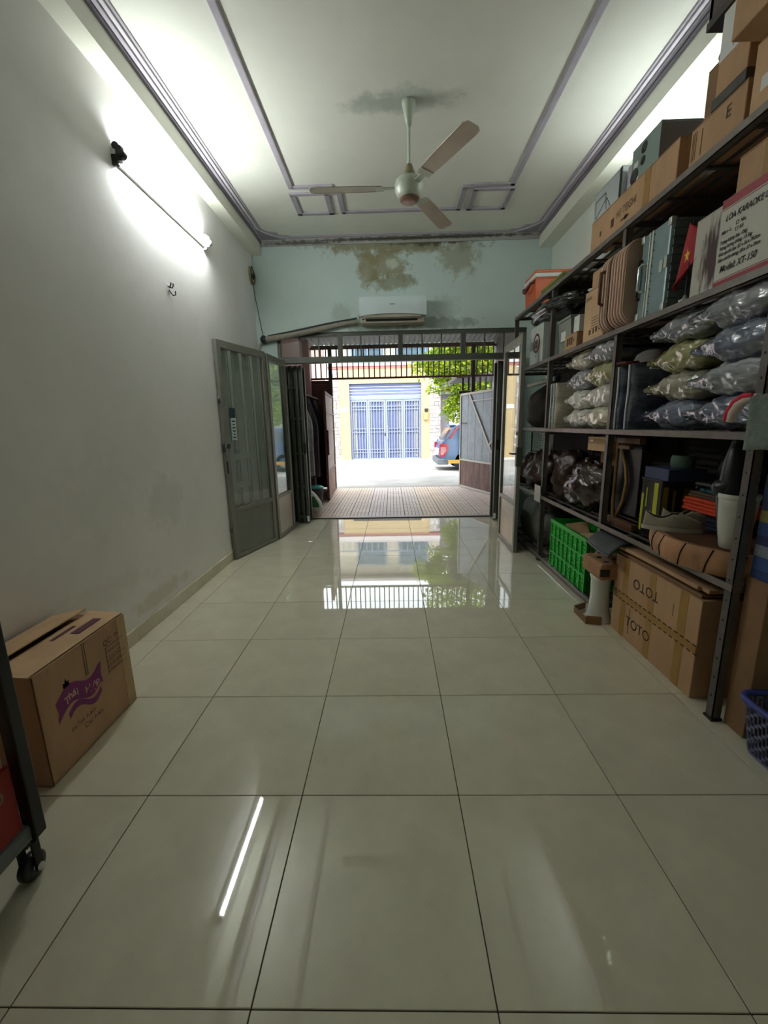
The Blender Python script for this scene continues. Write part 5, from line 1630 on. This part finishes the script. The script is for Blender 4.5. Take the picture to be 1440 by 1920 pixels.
# blue gate
M_gb = mat('gate_blue', (122, 130, 158), rough=.5, metal=.1, var=.08)
M_gb2 = mat('gate_blue_deep', (92, 101, 138), rough=.5, var=.15, vscale=4)
g = far(thing('blue_gate', 'blue barred metal gate of the yellow house', 'gate', (-.225, HY + .16, -.02)))
wG = 1.43
MB().box(-wG, wG, .05, .06, .02, 2.55).build('backing_sheet', M_gb2, g)
for k in range(9):
    if k % 2 == 0:
        MB().box(-wG + .1 + k * .31, -wG + .26 + k * .31, .043, .049, .1, 2.4).build('backing_stripe', mat('gate_stripe', (140, 138, 128), rough=.7), g)
for k in range(4):
    MB().box(-wG, wG, .0, .04, 2.58 + k * .115, 2.685 + k * .115).build('louvre', M_gb2, g, bevel=.004)
MB().box(-wG, wG, -.03, .04, 2.42, 2.57).build('header', M_gb, g, bevel=.006)
MB().box(-wG - .03, -wG, -.04, .06, 0, 3.04).box(wG, wG + .03, -.04, .06, 0, 3.04).box(-wG, wG, -.04, .06, 3.03, 3.06).build('outer_frame', M_gb2, g)
lw = 2 * wG / 4
for k in range(4):
    x0 = -wG + k * lw
    MB().box(x0 + .005, x0 + .075, -.02, .03, .02, 2.41).box(x0 + lw - .075, x0 + lw - .005, -.02, .03, .02, 2.41).box(x0 + .075, x0 + lw - .075, -.02, .03, .02, .08).box(x0 + .075, x0 + lw - .075, -.02, .03, 2.34, 2.41).build('leaf_frame', M_gb, g, bevel=.004)
    for z in (.30, .42, 1.12, 1.26, 2.02, 2.14):
        MB().box(x0 + .075, x0 + lw - .075, -.012, .02, z, z + .03).build('cross_bar', M_gb, g)
    for q in range(5):
        x = x0 + .075 + (lw - .15) * (q + .5) / 5
        MB().box(x - .014, x + .014, -.016, .016, .08, 2.34).build('bar', M_gb, g)
MB().tube([(.06, -.05, .85), (.06, -.07, .9), (.06, -.07, 1.35), (.06, -.05, 1.4)], .016, 8).build('pull_handle', M_whitepl, g)
MB().box(-.06, -.02, -.04, -.02, .98, 1.10).build('lock_case', M_black, g, bevel=.004)
# neighbours
nb = far(thing('neighbour_house', 'grey neighbouring house behind the parked car', 'house', (6, 18.4, 0)))
MB().box(-3.98, 6, 0, .3, -.03, 5.0).build('wall', mat('neighbour_grey', (112, 108, 110), rough=.85, var=.15, vscale=2), nb)
MB().box(-3.5, -3.1, -.04, 0, .2, 2.5).build('door_panel', mat('neighbour_pale', (206, 196, 202), rough=.7), nb)
MB().box(-4.0, 6, -.5, .3, 2.6, 2.75).build('eave', M_frame_d, nb)
nb2 = far(thing('left_house', 'pale house left of the yellow house', 'house', (-6, 17.6, 0)))
MB().box(-6, 3.3, 0, .3, -.03, 5.0).build('wall', mat('left_pale', (160, 136, 128), rough=.85, var=.1), nb2)
for k in range(3):
    MB().box(-5 + k * 2.7, -3.6 + k * 2.7, -.03, .0, 3.9, 5.2).build('window', mat('win_grey', (112, 128, 150)), nb2)
aw = thing('awning', 'dark sheet awning beyond the right gate leaf', 'awning', (2.1, 10.6, 2.35))
MB().prism([(-.62, .10), (1.6, .22), (1.6, .18), (-.60, .04)], 'y', -.75, .75).build('sheet', mat('awning_dark', (92, 88, 88), rough=.7, var=.2), aw)
for k in range(14):
    MB().box(-.48 + k * .13, -.44 + k * .13, -.74, -.70, -.22, .06).build('picket', M_dark, aw)
MB().box(-.55, 1.6, -.76, -.70, -.30, -.24).build('rail', M_dark, aw)
MB().box(1.45, 1.6, -.6, .6, -2.38, .2).build('support_wall', mat('paint_grey', (150, 144, 138)), aw)
# motorbike parked on the street to the right
# ------------------------------------------------------------------ parked car
car = thing('car', 'blue hatchback parked across the street, tail light towards the porch', 'car', (3.60, 14.7, -.155))
M_car = mat('car_blue', (40, 78, 116), rough=.25, coat=.8, var=.05)
M_carg = mat('car_glass', (40, 52, 54), rough=.08, coat=.5)
M_red = mat('tail_red', (150, 22, 34), rough=.25, coat=.6)
L0, Wc = -2.02, .88
side = [(-1.98, .42), (-2.02, .55), (-2.0, .78), (-1.93, .98), (-1.70, 1.06), (2.0, 1.0), (2.15, .8), (2.18, .45), (2.1, .30), (-1.9, .28)]
MB().prism(side, 'y', -Wc, Wc).build('body', M_car, car, bevel=.07, seg=3)
roof = [(-1.86, 1.0), (-1.58, 1.44), (-1.40, 1.50), (.2, 1.52), (.55, 1.44), (1.15, 1.0)]
MB().prism(roof, 'y', -Wc + .09, Wc - .09).build('cabin', M_car, car, bevel=.06, seg=3)
sg = [(-1.28, 1.08), (-1.12, 1.40), (-.25, 1.43), (-.25, 1.08)]
sg2 = [(-.18, 1.08), (-.18, 1.43), (.25, 1.42), (.85, 1.08)]
for y in (-Wc + .085, Wc - .095):
    MB().prism(sg, 'y', y, y + .01).build('side_window', M_carg, car)
    MB().prism(sg2, 'y', y, y + .01).build('side_window', M_carg, car)
b = MB()
b.add([(-1.905, -.62, 1.06), (-1.905, .62, 1.06), (-1.66, .55, 1.41), (-1.66, -.55, 1.41)], [(0, 3, 2, 1)])
b.build('rear_window', M_carg, car)
MB().bar((-1.70, -Wc + .12, 1.08), (-1.42, -Wc + .11, 1.45), .20, .06).build('pillar_light', M_red, car, bevel=.01)
tl = [(-2.03, .90), (-1.80, .92), (-1.74, .82), (-1.76, .66), (-1.86, .50), (-1.96, .46), (-2.035, .52)]
for y in (-Wc - .012, Wc - .20):
    MB().prism(tl, 'y', y, y + .21).build('tail_light', M_red, car, bevel=.015)
tl2 = [(-2.0, .80), (-1.84, .80), (-1.81, .68), (-1.92, .54), (-2.0, .54)]
MB().prism(tl2, 'y', -Wc - .018, -Wc + .05).build('tail_lens', mat('lens_pink', (170, 120, 122), rough=.2), car, bevel=.006)
MB().box(-2.10, -1.72, -Wc - .01, Wc + .01, .22, .42).build('rear_bumper', mat('bumper_grey', (86, 90, 96), rough=.5), car, bevel=.03)
MB().box(-2.06, -1.98, -.45, .45, .52, .72).build('plate_recess', M_white, car, bevel=.01)
MB().box(-1.75, 1.9, -Wc - .006, -Wc + .01, .26, .38).build('sill_stripe', mat('sill_yellow', (196, 146, 60), rough=.5), car)
MB().box(-1.66, -1.45, -.5, .5, 1.47, 1.515).build('roof_spoiler', M_car, car, bevel=.015)
for x in (-1.22, 1.32):
    for y in (-Wc + .10, Wc - .10):
        wl = MB().lathe([(.18, -.10), (.30, -.10), (.325, -.07), (.325, .07), (.30, .10), (.18, .10)], (x, y, .325), 28, 'y').build('tyre', M_black, car)
        MB().lathe([(0, -.085), (.18, -.095), (.18, .095), (0, .085)], (x, y, .325), 20, 'y').build('rim', M_edge, car)
# ------------------------------------------------------------------ street tree
tree = thing('tree', 'bright green leafy tree overhanging the street on the right', 'tree', (2.55, 12.1, -.03))
M_bark = mat('bark', (120, 96, 78), rough=.9, var=.3)
MB().tube([(0, 0, 0), (-.03, .03, 1.2), (-.10, .05, 2.2), (-.25, .0, 3.0), (-.5, -.05, 3.8)], [.12, .10, .085, .07, .045], 10).build('trunk', M_bark, tree)
for pts_, r_ in (([(-.08, .05, 1.9), (-.45, 0, 2.25), (-.95, -.05, 2.35), (-1.45, -.1, 2.28)], [.045, .035, .022, .01]), ([(-.12, .05, 2.3), (-.5, .15, 2.8), (-1.0, .1, 3.3), (-1.5, .1, 3.6)], [.05, .04, .028, .012]),
                 ([(-.25, 0, 3.0), (.2, .1, 3.6), (.6, .1, 4.2)], [.05, .035, .015]), ([(-.10, .05, 2.2), (.3, -.1, 2.6), (.8, -.1, 2.9)], [.045, .03, .012])):
    MB().tube(pts_, r_, 8).build('branch', M_bark, tree)
rl = random.Random(11)
b1, b2 = MB(), MB()
clusters = [((-.95, -.05, 3.05), (.75, .6, .5), 2300), ((-.35, .0, 2.45), (.62, .5, .42), 1500), ((.25, .0, 3.0), (.6, .5, .5), 1300), ((-.78, .0, 1.85), (.34, .3, .42), 600), ((-1.25, -.1, 2.42), (.35, .3, .20), 160), ((-.5, -.05, 3.9), (1.15, .8, .7), 2400), ((.5, .0, 3.3), (.8, .7, .7), 1300), ((-.2, .1, 4.7), (.9, .7, .5), 800), ((-1.7, .0, 3.0), (.35, .3, .35), 200)]
for c, r, n in clusters:
    for k in range(n):
        while True:
            d = Vector((rl.uniform(-1, 1), rl.uniform(-1, 1), rl.uniform(-1, 1)))
            if .25 < d.length < 1:
                break
        p = Vector((c[0] + d.x * r[0], c[1] + d.y * r[1], c[2] + d.z * r[2]))
        a = Vector((rl.uniform(-1, 1), rl.uniform(-1, 1), rl.uniform(-.7, .3))).normalized()
        n_ = a.cross(Vector((rl.uniform(-1, 1), rl.uniform(-1, 1), rl.uniform(-1, 1)))).normalized()
        s_ = rl.uniform(.07, .125)
        (b1 if rl.random() < .6 else b2).add([p, p + a * s_ * .5 + n_ * s_ * .32, p + a * s_ * 1.15, p + a * s_ * .5 - n_ * s_ * .32], [(0, 1, 2, 3)])
def leafm(name, col):
    m = mat(name, col, rough=.5, var=.3, vscale=8)
    nt = m.node_tree
    b = nt.nodes['Principled BSDF']
    tl_ = nt.nodes.new('ShaderNodeBsdfTranslucent')
    tl_.inputs[0].default_value = rgb(*[min(255, int(c * 1.1)) for c in col])
    mx_ = nt.nodes.new('ShaderNodeMixShader')
    mx_.inputs[0].default_value = .45
    nt.links.new(b.outputs[0], mx_.inputs[1])
    nt.links.new(tl_.outputs[0], mx_.inputs[2])
    nt.links.new(mx_.outputs[0], nt.nodes['Material Output'].inputs[0])
    return m
o = b1.build('foliage', leafm('leaf_green', (150, 166, 30)), tree, kind='stuff')
o = b2.build('foliage', leafm('leaf_dark', (92, 124, 26)), tree, kind='stuff')
